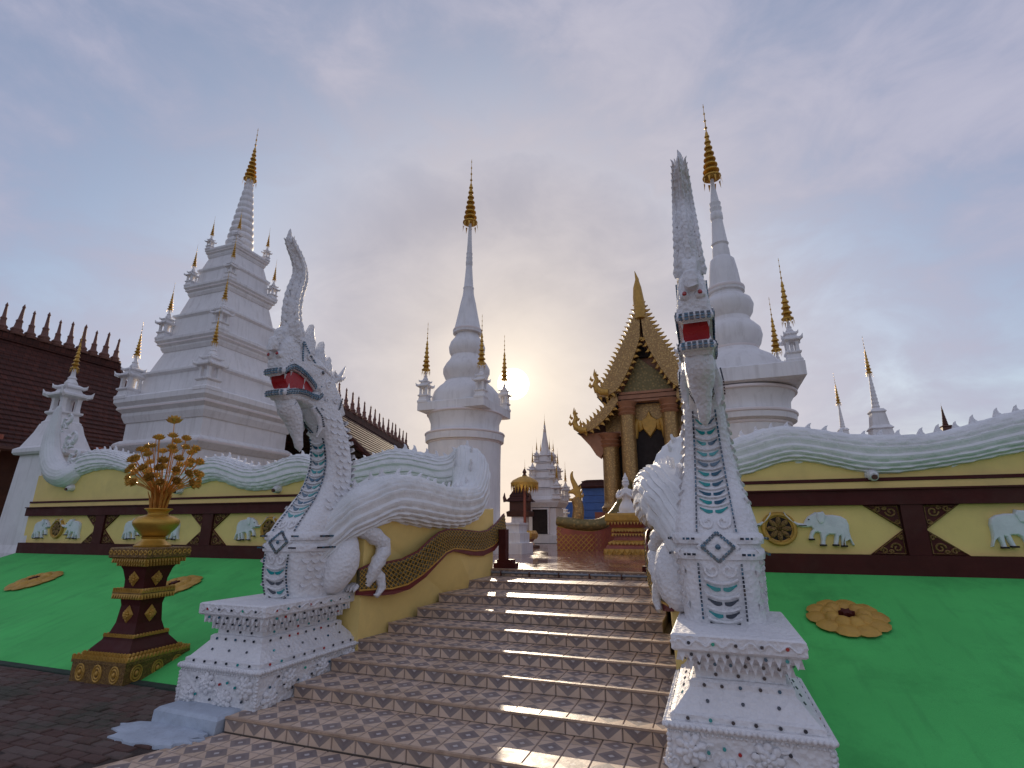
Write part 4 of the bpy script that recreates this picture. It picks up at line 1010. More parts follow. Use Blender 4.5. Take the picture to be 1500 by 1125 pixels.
lw = build_wall(-16.6, -4.3, [(-13.84, -13.53), (-10.36, -10.06), (-6.95, -6.67)], LTW, LBW, 'yellow terrace wall with elephant panels and green batter behind the golden vase stand', [(slope_pt(51, 852), .40, .47, .2), (slope_pt(256, 860), .40, .46, .5)], [-15.28, -11.94, -8.50, -5.6], 'terrace walls with elephant panels')
rw = build_wall(-0.3, 8.4, [(2.38, 2.63), (5.73, 5.98)], RTW, RBW, 'yellow terrace wall with elephant panels under the bare slope and three small spires', [(slope_pt(1241, 907), .41, .44, .1)], [EC.x, 4.18, 7.4], 'terrace walls with elephant panels')
for nm, L_ in (('l', [ZL(325, 240), ZL(820, 252), ZL(1270, 246)]), ('r', [ZR(645, 650)])):
    for u, v in L_:
        c = AY(u, v, YW-.02); par = lw if nm == 'l' else rw
        b = MB().tube([c+Vector((0, .2, .05)), c+Vector((0, -.02, .03)), c+Vector((0, -.10, .0))], [.10, .08, .055], 10); o = b.build('drain_spout', WHITE, par, 60)
        MB().tube([c+Vector((0, -.08, 0)), c+Vector((0, -.13, -.005))], .035, 10).build('pipe_mouth', WOOD, o, 60)

# ================================================================ SPIRES
def finial_mesh(name, H, r, tiers=7, m=None):      # gilded tiered umbrella with a beaded needle
    p = [(r*.18, 0), (r*.2, H*.02)]
    z = H*.02
    for i in range(tiers):
        k = 1-i/(tiers+.6); rr = r*(.18+.82*k**1.25); dz = H*.6/tiers
        p += [(rr*.55, z), (rr, z+.02*H*.4), (rr*1.02, z+dz*.25), (rr*.72, z+dz*.45), (rr*.5, z+dz*.98)]; z += dz
    rr = r*.16
    for i in range(4):
        dz = H*.38/4; q = rr*(1-.2*i); p += [(q*.4, z), (q*.45, z+dz*.45), (q*1.15, z+dz*.6), (q*.45, z+dz*.8)]; z += dz
    p.append((.003, H))
    b = MB().lathe(p, n=14)
    for i in range(10):                             # leaves hanging from the lowest ring
        a = 2*math.pi*i/10; c = Vector((r*1.0*math.cos(a), r*1.0*math.sin(a), .01*H)); t = Vector((-math.sin(a), math.cos(a), 0))
        b.add([c-t*r*.14, c+t*r*.14, c+Vector((math.cos(a)*r*.1, math.sin(a)*r*.1, -H*.09))], [(0, 1, 2)])
    return b.mesh(name, m or GOLD, 35)
FIN = finial_mesh('gold_finial', 1.0, 0.085, 7)
FIN_L = finial_mesh('gold_finial', 1.0, 0.10, 8)
def pinnacle_mesh():                                # open pavilion of unit height 1, white
    b = MB()
    b.rects([(.26, .26, 0), (.26, .26, .06), (.22, .22, .09), (.20, .20, .18), (.25, .25, .21), (.25, .25, .24)], 0, 0)
    for sx in (-1, 1):
        for sy in (-1, 1): b.rects([(.055, .055, .24), (.045, .045, .29), (.045, .045, .43), (.06, .06, .47)], sx*.15, sy*.15)
    b.rects([(.05, .05, .235), (.05, .05, .47)], 0, 0)
    b.rects([(.24, .24, .47), (.29, .29, .50), (.29, .29, .53), (.18, .18, .58), (.16, .16, .62), (.21, .21, .64), (.21, .21, .665), (.11, .11, .71)], 0, 0)
    for sx in (-1, 1):
        for sy in (-1, 1): b.tube([(sx*.24, sy*.24, .51), (sx*.31, sy*.31, .53), (sx*.335, sy*.335, .60)], [.05, .04, .004], 5); b.tube([(sx*.17, sy*.17, .65), (sx*.22, sy*.22, .665), (sx*.235, sy*.235, .71)], [.035, .028, .004], 5)
    b.lathe([(.11, .70), (.13, .73), (.10, .77), (.075, .80), (.09, .82), (.05, .86), (.03, 1.0), (.02, 1.02)], n=12)
    return b.mesh('corner_pinnacle', SMOOTHW, 35)
PIN = pinnacle_mesh()
def pinnacle(parent, x, y, z, h, gh, wsc=1.0):
    o = place('corner_pinnacle', PIN, parent, (x, y, z), scale=(h*wsc, h*wsc, h))
    f = bpy.data.objects.new('gold_finial', FIN); COL.objects.link(f); f.parent = o; f.location = (0, 0, .97); f.scale = (gh/h*.95/wsc, gh/h*.95/wsc, gh/h)
    return o
def zat(u, v, Y): return AY(u, v, Y).z
# ---- stepped square chedi on the left
CY_ = 15.0; top = AY(378, 190, CY_); CX_ = top.x
def axis_z(v):                                       # photo row -> height on the chedi's axis
    lo, hi = -2.0, 60.0
    for _ in range(50):
        mid = (lo+hi)/2; d = Vector((CX_, CY_, mid))-Vector((0, 0, EYE)); vv = 562.5-F*d.dot(UP)/d.dot(FW)
        if vv > v: lo = mid
        else: hi = mid
    return lo
def mpx(v): return MPP(Vector((CX_, CY_, axis_z(v))))
ch = thing('stepped_chedi', (CX_, CY_, TZ), 'tall white stepped square chedi with gilded corner pinnacles beside the brown hall', 'chedi', 'white chedis on the terrace')
S4 = lambda wpx, v: wpx/2.248/2.83*mpx(v)
zA, zB, zC, zD = [axis_z(v) for v in (376, 432, 511, 599)]
sA, sB, sC, sD = S4(190, 376), S4(273, 432), S4(382, 511), S4(543, 599)
def tier(name, levels, m): return MB().rects([(a, a, z) for a, z in levels], CX_, CY_).build(name, m, ch)
def slab(z, s, th):
    tier('cornice', [(s*.86, z-th*1.05), (s*.90, z-th*.75), (s*.90, z-th*.6), (s*.955, z-th*.45), (s*.955, z-th*.3), (s, z-th*.12), (s, z+th*.12), (s*.97, z+th*.2)], SMOOTHW)
    tier('moulding_line', [(s*.962, z-th*.44), (s*.962, z-th*.36)], TRIMW)
hA, hB, hC, hD = (zB-zA)*-1, 0, 0, 0
tA, tB, tC, tD = .34, .40, .46, .80
tier('base_body', [(sD*.84, TZ), (sD*.84, zD-3.0), (sD*.84, zD-tD*1.04)], SMOOTHW)
tier('base_moulding', [(sD*.86, zD-tD*2.45), (sD*.93, zD-tD*2.2), (sD*.93, zD-tD*2.05), (sD*.87, zD-tD*1.9)], SMOOTHW)
tier('base_line', [(sD*.937, zD-tD*2.17), (sD*.937, zD-tD*2.09)], TRIMW)
slab(zD, sD, tD); slab(zC, sC, tC); slab(zB, sB, tB); slab(zA, sA, tA)
for (z0, s0), (z1, s1, t1), nm in (((zD, sD), (zC, sC, tC), 'lower'), ((zC, sC), (zB, sB, tB), 'middle'), ((zB, sB), (zA, sA, tA), 'upper')):
    a = z0+.2; c = z1-t1*1.04; bot = s1*1.06; mid = a+(c-a)*.48
    tier('tier_body', [(bot*1.02, a-.05), (bot*.98, mid-.10)], SMOOTHW)
    tier('tier_moulding', [(bot*.98, mid-.10), (bot*1.05, mid-.02), (bot*1.05, mid+.06), (bot*.95, mid+.14)], SMOOTHW)
    tier('tier_neck', [(bot*.93, mid+.14), (s1*.84, c)], SMOOTHW)
zr0, zr1 = zA+.1, axis_z(258)
pr = [(sA*.62, zr0), (sA*.66, zr0+.15), (sA*.58, zr0+.3)]
nr = 11
for i in range(nr):
    t = i/nr; r = sA*.52*(1-t)**.9+.10; dz = (zr1-zr0-.5)/nr; z = zr0+.32+i*dz
    pr += [(r*.88, z), (r, z+dz*.3), (r, z+dz*.55), (r*.86, z+dz*.95)]
pr += [(.09, zr1-.1), (.07, zr1+.25)]
MB().lathe(pr, (CX_, CY_, 0), 28).build('ringed_spire', SMOOTHW, ch, 40)
gh = axis_z(190)-axis_z(268); place('gold_finial', FIN_L, ch, (CX_, CY_, axis_z(266)), scale=(gh*.95, gh*.95, gh))
for z, s, h, gh_, wv in ((zD, sD, 1.85, 1.45, .5), (zC, sC, 1.35, 1.25, .5), (zB, sB, 1.0, 1.05, .5), (zA, sA, .75, .95, .5)):
    for sx in (-1, 1):
        for sy in (-1, 1): pinnacle(ch, CX_+sx*s*.87, CY_+sy*s*.87, z+.05, h, gh_, .68)
# ---- round bell-shaped chedis
def round_chedi(Yc, utop, vtop, prof, fin, plinth, label, pins=True, name='bell_chedi'):
    t_ = AY(utop, vtop, Yc); X = t_.x
    def az(v):
        lo, hi = -3.0, 90.0
        for _ in range(50):
            mid = (lo+hi)/2; d = Vector((X, Yc, mid))-Vector((0, 0, EYE)); vv = 562.5-F*d.dot(UP)/d.dot(FW)
            if vv > v: lo = mid
            else: hi = mid
        return lo
    root = thing(name, (X, Yc, TZ), label, 'chedi', 'white chedis on the terrace')
    P = [(w_*MPP(Vector((X, Yc, az(v)))), az(v)) for v, w_ in prof]
    for nm, sl, m in fin['parts']:
        q = P[sl[0]:sl[1]]
        MB().lathe(q, (X, Yc, 0), 48).build(nm, m, root, 35)
    v0, v1 = plinth['v']; hw = plinth['hw']*MPP(Vector((X, Yc, az(v0))))/plinth['k']
    MB().rects([(hw*.93, hw*.93, az(v1)), (hw, hw, az(v1)+.1*(az(v0)-az(v1))), (hw, hw, az(v0)), (hw*.96, hw*.96, az(v0)+.03)], X, Yc).build('square_plinth', SMOOTHW, root)
    for i_ in (1, 3, 6, 7, 13, 26):
        r_, z_ = P[i_]; MB().lathe([(r_*1.002, z_-.05), (r_*1.016, z_-.03), (r_*1.016, z_), (r_*1.002, z_+.02)], (X, Yc, 0), 48).build('moulding_line', TRIMW, root, 35)
    gz = az(fin['v'][0]); gt = az(fin['v'][1]); gh = gt-gz
    place('gold_finial', FIN_L, root, (X, Yc, gz), scale=(gh*fin['fat'], gh*fin['fat'], gh))
    if pins:
        for sx in (-1, 1):
            for sy in (-1, 1): pinnacle(root, X+sx*hw*.86, Yc+sy*hw*.86, az(v0), plinth['ph']*hw, plinth['pg']*hw, .62)
    q0 = P[0]
    MB().lathe([(q0[0], TZ), (q0[0], q0[1])], (X, Yc, 0), 48).build('drum_foot', SMOOTHW, root, 35)
    return root
zc1 = lambda y: 220+y/2.446
pc = [(zc1(1120), 53), (zc1(1052), 53), (zc1(1050), 57), (zc1(1022), 57.5), (zc1(1016), 50), (zc1(985), 50), (zc1(952), 55),                           # drum and torus
      (zc1(922), 50), (zc1(895), 50), (zc1(873), 46.5), (zc1(855), 40), (zc1(842), 33.5), (zc1(836), 32),                                                    # bell
      (zc1(834), 28), (zc1(818), 31.5), (zc1(803), 34), (zc1(788), 34), (zc1(770), 30), (zc1(755), 25), (zc1(742), 22.5), (zc1(728), 25.5), (zc1(710), 26.5), (zc1(692), 24), (zc1(674), 18), (zc1(662), 16),
      (zc1(660), 21), (zc1(648), 21), (zc1(640), 19), (zc1(590), 14.5), (zc1(548), 11), (zc1(538), 10), (zc1(520), 8.2), (zc1(500), 7.4), (zc1(495), 8), (zc1(490), 6.8), (zc1(415), 4.4),
      (zc1(412), 5), (zc1(400), 5), (zc1(398), 4.3), (zc1(385), 4.8), (zc1(383), 4.1), (zc1(370), 4.6), (zc1(368), 3.9), (zc1(300), 2.6), (zc1(255), 2.0)]
parts = [('drum', (0, 7), SMOOTHW), ('bell', (7, 14), SMOOTHW), ('torus_rings', (13, 26), SMOOTHW), ('spire_cone', (25, 36), SMOOTHW), ('needle', (35, 45), SMOOTHW)]
cent = round_chedi(14.5, 691, 236, pc, dict(parts=parts, v=(zc1(268), 234), fat=.95), dict(v=(zc1(922), zc1(952)), hw=66, k=1.30, ph=.95, pg=1.5), 'white bell-shaped chedi with golden finial just beside the setting sun')
zr = lambda y: 140+y/2.16
def hwr(y, xr): return None
axr = lambda v: 1029.3+(v-155)*0.122
pr_ = []
for y, xr in [(1110, 285), (1052, 285), (1045, 300), (1022, 300), (1015, 283), (985, 281), (955, 296), (928, 270), (905, 270), (870, 258), (842, 232), (822, 198), (812, 190), (808, 190), (795, 197), (770, 201), (750, 195), (735, 180), (722, 166), (712, 163), (695, 172), (672, 174), (655, 166), (640, 145), (632, 142), (628, 148), (615, 147), (608, 138), (560, 127), (525, 117), (515, 106), (490, 101), (478, 97), (472, 100), (465, 96), (398, 81), (392, 83), (375, 80), (372, 77), (358, 78), (355, 74), (342, 75), (340, 71), (290, 58), (258, 52)]:
    v = zr(y); pr_.append((v, max(2.2, 1020+xr/2.16-axr(v))))
right = round_chedi(12.5, 1030, 156, pr_, dict(parts=parts, v=(zr(268), 153), fat=.95), dict(v=(zr(905), zr(948)), hw=86, k=1.10, ph=.78, pg=1.2), 'white bell-shaped chedi rising behind the head-on naga, the larger of the two')
# ---- slim spires showing over the right wall
def small_spire(name, ut, vt, Y, hb, vb, lab, gold_v, m=SMOOTHW, fin=FIN):
    t_ = AY(ut, vt, Y); X = t_.x
    def az(v):
        lo, hi = -3.0, 60.0
        for _ in range(40):
            mid = (lo+hi)/2; d = Vector((X, Y, mid))-Vector((0, 0, EYE)); vv = 562.5-F*d.dot(UP)/d.dot(FW)
            if vv > v: lo = mid
            else: hi = mid
        return lo
    root = thing(name, (X, Y, TZ), lab, 'spire')
    mp = MPP(Vector((X, Y, az(vb)))); zb = az(vb); zg = az(gold_v); H = zg-zb; w_ = hb*mp
    MB().rects([(w_*1.15, w_*1.15, TZ), (w_*1.15, w_*1.15, zb-.15*H), (w_*1.3, w_*1.3, zb-.1*H), (w_, w_, zb)], X, Y).build('base', m, root)
    MB().rects([(w_*.8, w_*.8, zb), (w_*.72, w_*.72, zb+.10*H), (w_*.85, w_*.85, zb+.12*H), (w_*.62, w_*.62, zb+.17*H), (w_*.5, w_*.5, zb+.36*H), (w_*.6, w_*.6, zb+.385*H), (w_*.42, w_*.42, zb+.43*H)], X, Y).build('tiers', m, root)
    p = [(w_*.40, zb+.43*H)]
    for i in range(8): z = zb+(.45+.06*i)*H; r = w_*(.32-.026*i); p += [(r*.85, z), (r, z+.02*H), (r*.85, z+.045*H)]
    p += [(w_*.1, zg), (w_*.08, zg+.05*H)]
    MB().lathe(p, (X, Y, 0), 16).build('needle', m, root, 40)
    gh = az(vt)-zg; place('gold_finial', fin, root, (X, Y, zg), scale=(gh*.8, gh*.8, gh))
small_spire('slim_spire', 1262.6, 492, 19, 17, 640, 'tallest white slim spire with gold finial rising over the right terrace wall', 548)
small_spire('slim_spire', 1220.5, 546, 22, 11, 655, 'shorter white slim spire with gold finial between the big bell and the tallest spire', 592)
small_spire('bronze_spire', 1377.5, 590, 26, 12, 640, 'small dark bronze spire peeping over the wavy serpent body', 602, WOOD, finial_mesh('gold_finial', 1.0, .13, 4, DGOLD))
# ---- corner pillar at the far end of the left wall
px, py = -17.15, 9.15
cp = thing('corner_pillar', (px, py, .9), 'white battered corner pillar with a pinnacle at the end of the elephant wall', 'pillar')
MB().rects([(.78, .6, .0), (.78, .6, 1.15), (.70, .55, 1.35), (.56, .5, 3.7)], px, py).build('shaft', SMOOTHW, cp)
MB().rects([(.66, .6, 3.701), (.70, .64, 3.76), (.70, .64, 3.86), (.60, .54, 3.93), (.42, .40, 4.35), (.36, .34, 4.6)], px, py).build('cap', SMOOTHW, cp)
pinnacle(cp, px, py, 4.55, 1.75, 1.35, .72)

# ================================================================ GOLDEN VASE STAND
VX, VY = -7.02, 5.10
RV = Matrix.Rotation(math.radians(4), 4, 'Z')
vst = thing('vase_stand', (VX, VY, 0), 'dark red and gilt carved stand at the foot of the green batter carrying a vase', 'vase stand')
def VP(b, n, m, smo=None, parent=None, **k):
    b.v = [tuple((RV @ Vector(((p[0]-VX)*.80, (p[1]-VY)*.80, p[2]*1.02)))+Vector((VX, VY, 0))) for p in b.v]; return b.build(n, m, parent or vst, smo, **k)
VP(MB().rects([(.53, .53, -.03), (.53, .53, .20)], VX, VY), 'base_block', DGOLD)
VP(MB().rects([(.545, .545, .201), (.545, .545, .235), (.47, .47, .26)], VX, VY), 'base_cap', DGOLD)
VP(MB().rects([(.44, .44, .262), (.40, .40, .33), (.31, .31, .42), (.30, .30, .455)], VX, VY), 'plinth', MAROON)
VP(MB().rects([(.27, .27, .456), (.215, .215, .60), (.195, .195, .80), (.215, .215, .885)], VX, VY), 'lower_shaft', MAROON)
VP(MB().rects([(.25, .25, .886), (.30, .30, .93), (.30, .30, .955), (.23, .23, 1.0)], VX, VY), 'waist_moulding', DGOLD)
VP(MB().rects([(.20, .20, 1.001), (.205, .205, 1.10), (.24, .24, 1.22), (.29, .29, 1.30)], VX, VY), 'upper_shaft', MAROON)
VP(MB().rects([(.31, .31, 1.301), (.35, .35, 1.34), (.35, .35, 1.36)], VX, VY), 'collar', DGOLD)
VP(MB().rects([(.385, .385, 1.361), (.40, .40, 1.375), (.40, .40, 1.475), (.385, .385, 1.49)], VX, VY), 'top_slab', DGOLD)
for hx, z, wd, hg, o_ in ((.545, .235, .06, -.05, .02), (.46, .262, .06, -.05, .02), (.31, .45, .05, -.04, .015), (.30, .94, .05, .06, .02), (.30, .955, .05, -.05, .02), (.31, 1.315, .05, .05, .02), (.36, 1.365, .05, .06, .02)):
    b = MB(); petals(b, hx, hx, z, wd, hg, o_, VX, VY); VP(b, 'leaf_fringe', GOLDM, None, kind='stuff')
for ax in range(4):
    M = Matrix.Rotation(ax*math.pi/2, 3, 'Z'); Nn = M @ Vector((0, -1, 0)); S = M @ Vector((1, 0, 0)); c0 = Vector((VX, VY, 0))
    for zc_, off, r in ((.70, .208, .105), (1.12, .212, .10)):
        pts = [c0+Nn*off+S*a+Vector((0, 0, zc_+c)) for a, c in ((0, r), (r, 0), (0, -r), (-r, 0))]
        b = MB(); b.add(pts+[(p-(c0+Nn*off+Vector((0, 0, zc_))))*.8+c0+Nn*(off+.03)+Vector((0, 0, zc_)) for p in pts], [(4, 5, 6, 7)]+[(i, (i+1) % 4, (i+1) % 4+4, i+4) for i in range(4)]); o = VP(b, 'diamond_plaque', GOLDM)
        b = MB(); flower(b, c0+Nn*(off+.028)+Vector((0, 0, zc_)), .06, .3, S, Nn, Vector((0, 0, 1))); VP(b, 'plaque_flower', GOLDM, 60, o)
    for i in range(3):                                          # carved medallions and scrolls on the base block
        c = c0+Nn*.531+S*(-.34+.34*i)+Vector((0, 0, .10)); b = MB()
        for r in (.085, .055): b.tube([c+(S*math.cos(a)+Vector((0, 0, 1))*math.sin(a)*1.0)*r for a in [2*math.pi*k/16 for k in range(17)]], .012, 5)
        b.ball(c, (.03, .03, .03), None, 8, 5); VP(b, 'medallion', GOLDM, 60)
    for i in range(9):
        c = c0+Nn*.401+S*(-.36+.09*i)+Vector((0, 0, 1.425)); s_ = 1 if i % 2 else -1
        VP(MB().tube([c+S*(.035*math.cos(k*.7)*(1-k*.07))*s_+Vector((0, 0, .035*math.sin(k*.7)*(1-k*.07))) for k in range(10)], .009, 5), 'scroll', GOLDM, 60)
vase = thing('golden_vase', (VX, VY, 1.52), 'round golden vase on the carved stand holding gilt lotus stems', 'vase')
VG = mat('satin_gold_vase', (0.62, 0.36, 0.06), 0.38, metal=0.55, var=0.12, vscale=5, bump=0.05, dirt=(0.4, 0.2, 0.05), dirt_amt=.3, dirt_scale=3)
MB().lathe([(.21, 0), (.215, .02), (.19, .035), (.17, .06), (.145, .075), (.135, .10), (.15, .125)], (VX, VY, 1.521), 36).build('foot', VG, vase, 40)
MB().lathe([(.13, .126), (.17, .16), (.225, .22), (.265, .28), (.272, .315), (.26, .35), (.215, .385), (.15, .405), (.125, .415)], (VX, VY, 1.521), 40).build('bowl', VG, vase, 60)
MB().lathe([(.12, .416), (.118, .44), (.135, .465), (.165, .485), (.165, .495), (.13, .498), (.10, .47), (.0, .46)], (VX, VY, 1.521), 36).build('rim', VG, vase, 50)
bq = thing('lotus_bouquet', (VX, VY, 1.98), 'fan of gilded metal lotus flowers on thin stems in the golden vase', 'bouquet')
STEM = mat('orange_gold_stems', (0.62, 0.27, 0.05), 0.45, metal=0.35, var=0.25, vscale=12)
def lotus_mesh():
    b = MB()
    for ring, (n, r0, tilt, ln, wd) in enumerate(((6, .008, .22, .085, .026), (7, .014, .55, .088, .030), (8, .018, .95, .078, .030))):
        for i in range(n):
            a = 2*math.pi*i/n+ring*.4; d = Vector((math.cos(a), math.sin(a), 0)); t = Vector((-math.sin(a), math.cos(a), 0)); u_ = d*math.sin(tilt)+Vector((0, 0, 1))*math.cos(tilt)
            b0 = d*r0; n_ = t.cross(u_)*.012
            b.add([b0, b0+u_*ln*.55+t*wd-n_, b0+u_*ln, b0+u_*ln*.55-t*wd-n_, b0+u_*ln*.5+n_], [(0, 1, 4), (1, 2, 4), (2, 3, 4), (3, 0, 4)])
    b.ball((0, 0, .012), (.022, .022, .02), None, 8, 5)
    return b.mesh('lotus_flower', mat('bright_lotus_gold', (0.74, 0.47, 0.12), .33, metal=.45, var=.3, vscale=14, dirt=(0.30, 0.16, 0.04), dirt_amt=.6, dirt_scale=9), 30)
LOT = lotus_mesh(); bqr = random.Random(11)
v0 = Vector((VX, VY, 1.98)); stems = MB()
for lvl, (n, el, rad) in enumerate(((1, 90, 1.16), (7, 72, .80), (11, 54, .70), (13, 36, .62), (14, 18, .57), (14, 2, .52))):
    for i in range(n):
        a = 2*math.pi*(i+.5*(lvl % 2))/n+bqr.uniform(-.12, .12); e = math.radians(el+bqr.uniform(-4, 4)) if n > 1 else math.radians(90)
        c = v0+Vector((0, 0, .36 if n > 1 else .05))
        R_ = rad*(1 if n == 1 else .82)
        p = c+Vector((math.cos(e)*math.cos(a)*R_*.92, math.cos(e)*math.sin(a)*R_*.92, math.sin(e)*R_*1.0+bqr.uniform(-.02, .02)))
        base = v0+Vector((math.cos(a)*.055, math.sin(a)*.055, -.02)); mid = v0+Vector((math.cos(a)*.09, math.sin(a)*.09, .30))+(p-c)*.22
        pts = smooth_pts([base, base+Vector((0, 0, .2)), mid, p], 1)
        stems_ = MB().tube(pts, .0055, 5); stems_.build('stem', STEM, bq, 60)
        d = (pts[-1]-pts[-2]).normalized()
        place('lotus_flower', LOT, bq, p, rot=d.to_track_quat('Z', 'Y').to_euler(), scale=bqr.uniform(.68, .98) if n > 1 else 1.35)
b = MB()
for i in range(46):                                             # ruff of short orange blades round the stems
    a = bqr.uniform(0, 6.28); r = bqr.uniform(.03, .10); h_ = bqr.uniform(.18, .40); d = Vector((math.cos(a), math.sin(a), 0))
    b.tube([v0+d*r, v0+d*(r+.03)+Vector((0, 0, h_*.6)), v0+d*(r+.07)+Vector((0, 0, h_))], [.012, .011, .003], 4)
b.build('leaf_ruff', STEM, bq, 50, kind='stuff')
# ================================================================ BROWN TILED HALLS BEHIND THE LEFT WALL
def hall(name, A, B, down, drop, out_, lab, nfin, fin_h, back=True):
    """ridge from A to B; `down` is the horizontal direction of the visible slope"""
    A, B, down = Vector(A), Vector(B), Vector(down).normalized()
    root = thing(name, ((A.x+B.x)/2, (A.y+B.y)/2, TZ), lab, 'hall')
    rd = (B-A).normalized(); L_ = (B-A).length
    n = 22
    for side in ((1, -1) if back else (1,)):
        b = MB()
        for i in range(n):                                     # overlapping courses of tile with curved fall
            t0, t1 = i/n, (i+1)/n
            f = lambda t: (down*side*(out_*t), -drop*(t*1.25-.25*t*t))
            (o0, z0), (o1, z1) = f(t0), f(t1)
            ext = 0.0
            p = [A+o0+Vector((0, 0, z0)), B+o0+Vector((0, 0, z0)), B+o1+Vector((0, 0, z1)), A+o1+Vector((0, 0, z1))]
            up_ = Vector((0, 0, .03)); lo_ = Vector((0, 0, .09))
            b.add([p[0]+up_, p[1]+up_, p[2]+lo_, p[3]+lo_, p[2]-Vector((0, 0, .02)), p[3]-Vector((0, 0, .02))], [(0, 1, 2, 3), (3, 2, 4, 5)])
        b.build('roof_slope', ROOF, root)
        ez = -drop
        MB().tube([A+down*side*out_+Vector((0, 0, ez)), B+down*side*out_+Vector((0, 0, ez))], .09, 6).build('eave_board', WOOD, root)
    for E_ in (A, B):                                          # gable bargeboards
        for side in (1, -1):
            MB().tube([E_+down*side*out_*t+Vector((0, 0, .08-drop*(t*1.25-.25*t*t))) for t in [k/8 for k in range(9)]], .14, 6).build('bargeboard', ROOF, root, 50)
    MB().box((A+B)/2+Vector((0, 0, .12)), (L_, .34, .36), rd.to_track_quat('X', 'Z').to_matrix()).build('ridge', ROOF, root)
    me = MB().lathe([(.22, 0), (.24, .08), (.15, .12), (.17, .2), (.10, .28), (.085, .45), (.10, .5), (.06, .56), (.035, .95), (.05, .98), (.004, 1.1)], n=10).mesh('ridge_finial', mat('rose_terracotta', (0.17, 0.075, 0.055), .6) if 'rose_terracotta' not in bpy.data.materials else bpy.data.materials['rose_terracotta'], 40)
    for i in range(nfin):
        q = A+rd*L_*(i+.5)/nfin+Vector((0, 0, .28)); place('ridge_finial', me, root, q, scale=fin_h*rnd.uniform(.9, 1.08), rot=(rnd.uniform(-.05, .05), rnd.uniform(-.05, .05), 0))
    # walls and columns
    inn = out_*.72
    c = (A+B)/2; zt = A.z-drop*.9
    MB().box((c.x, c.y, (TZ+zt)/2), (L_*.94, 2*inn, zt-TZ), rd.to_track_quat('X', 'Z').to_matrix()).build('wall', WOOD, root)
    for i in range(7):
        q = A+rd*L_*(i+.5)/7+down*out_*.9
        MB().tube([Vector((q.x, q.y, TZ)), Vector((q.x, q.y, zt))], .16, 10).build('column', TERRA, root, 50)
    return root
a = AY(2, 470, 10.5); a.x -= 2.5
hA0 = AY(-40, 484, 11.0); hx = hA0.x
hA1 = AX(172, 545, hx)
hall('brown_hall', (hx, 9.0, hA0.z), (hx, hA1.y, hA0.z), (1, 0, 0), 5.2, 5.0, 'large brown tiled hall roof with a row of ridge spikes behind the corner pillar', 15, 1.3)
hB0 = AY(500, 606, 22); hB1 = AZ(596, 662, hB0.z); dB = (hB1-hB0).normalized(); hB0 = hB0-dB*4
hall('brown_hall', hB0, hB1, (dB.y, -dB.x, 0), 4.4, 5.0, 'distant brown tiled hall roof seen between the naga neck and the bell chedi', 18, 1.15)

# ================================================================ VIHARN (golden gabled hall on the stair axis)
VYF = 21.0
VV = lambda u, v, d=0.0: AY(u, v, VYF+d)
vax = XM-0.15
vih = thing('golden_viharn', (vax, VYF+6, TZ), 'golden gabled temple hall with serpent bargeboards and dark arched doorway', 'temple hall')
ZV = lambda x, y: (820+x/3.31, 380+y/3.31)
# bargeboards traced on the left, mirrored about the gable axis
def curve(pts): return smooth_pts([Vector((VV(*ZV(x, y)).x, 0, VV(*ZV(x, y)).z)) for x, y in pts], 2)
axx = VV(*ZV(395, 300)).x
def mirx(p): return Vector((2*axx-p.x, p.y, p.z))
outer = curve([(392, 215), (370, 270), (335, 365), (290, 460), (245, 560), (205, 630), (180, 650)])
inner = curve([(392, 385), (382, 430), (358, 500), (322, 580), (285, 645), (240, 668), (190, 675)])
outer2 = curve([(275, 650), (235, 700), (180, 760), (120, 815), (85, 825)])
inner2 = curve([(285, 690), (250, 745), (200, 800), (140, 838), (95, 842)])
TOOTH = MB().loft([(-.07, -.02), (.07, -.02), (.09, .10), (.05, .24), (.02, .14), (-.04, .06)], [(-.05, 0), (.05, 0)], lambda a, c, d: Vector((a, d, c))).mesh('bargeboard_tooth', GOLDM)
def barge(outer, inner, Y, nm):
    for s in (0, 1):
        o_, i_ = [[mirx(p) if s else p for p in q] for q in (outer, inner)]
        n = min(len(o_), len(i_)); b = MB()
        vs_ = [Vector((p.x, Y, p.z)) for p in o_[:n]]+[Vector((p.x, Y, p.z)) for p in i_[:n]]+[Vector((p.x, Y+.22, p.z)) for p in o_[:n]]+[Vector((p.x, Y+.22, p.z)) for p in i_[:n]]
        f = []
        for k in range(n-1): f += [(k, k+1, n+k+1, n+k), (2*n+k, 3*n+k, 3*n+k+1, 2*n+k+1), (k, 2*n+k, 2*n+k+1, k+1), (n+k, n+k+1, 3*n+k+1, 3*n+k)]
        par = b.add(vs_, f).build(nm, GMOS, vih)
        for edge, flip, st in ((o_, 1, .20), (i_, -1, .26)):
            d = 0; nx = .1
            for k in range(1, len(edge)):
                seg = edge[k]-edge[k-1]; L0 = seg.length
                while d+L0 > nx:
                    q = edge[k-1]+seg*((nx-d)/L0); nx += st
                    ang_ = math.atan2(seg.z, seg.x)
                    sx = 1 if not s else -1
                    place('bargeboard_tooth', TOOTH, par, (q.x, Y+.1, q.z), rot=(0, -(ang_ if s else ang_+math.pi), 0), scale=(1, 1, flip*(1.0 if flip > 0 else .8)))
                d += L0
barge(outer, inner, VYF-.35, 'upper_bargeboard'); barge(outer2, inner2, VYF-.15, 'lower_bargeboard')
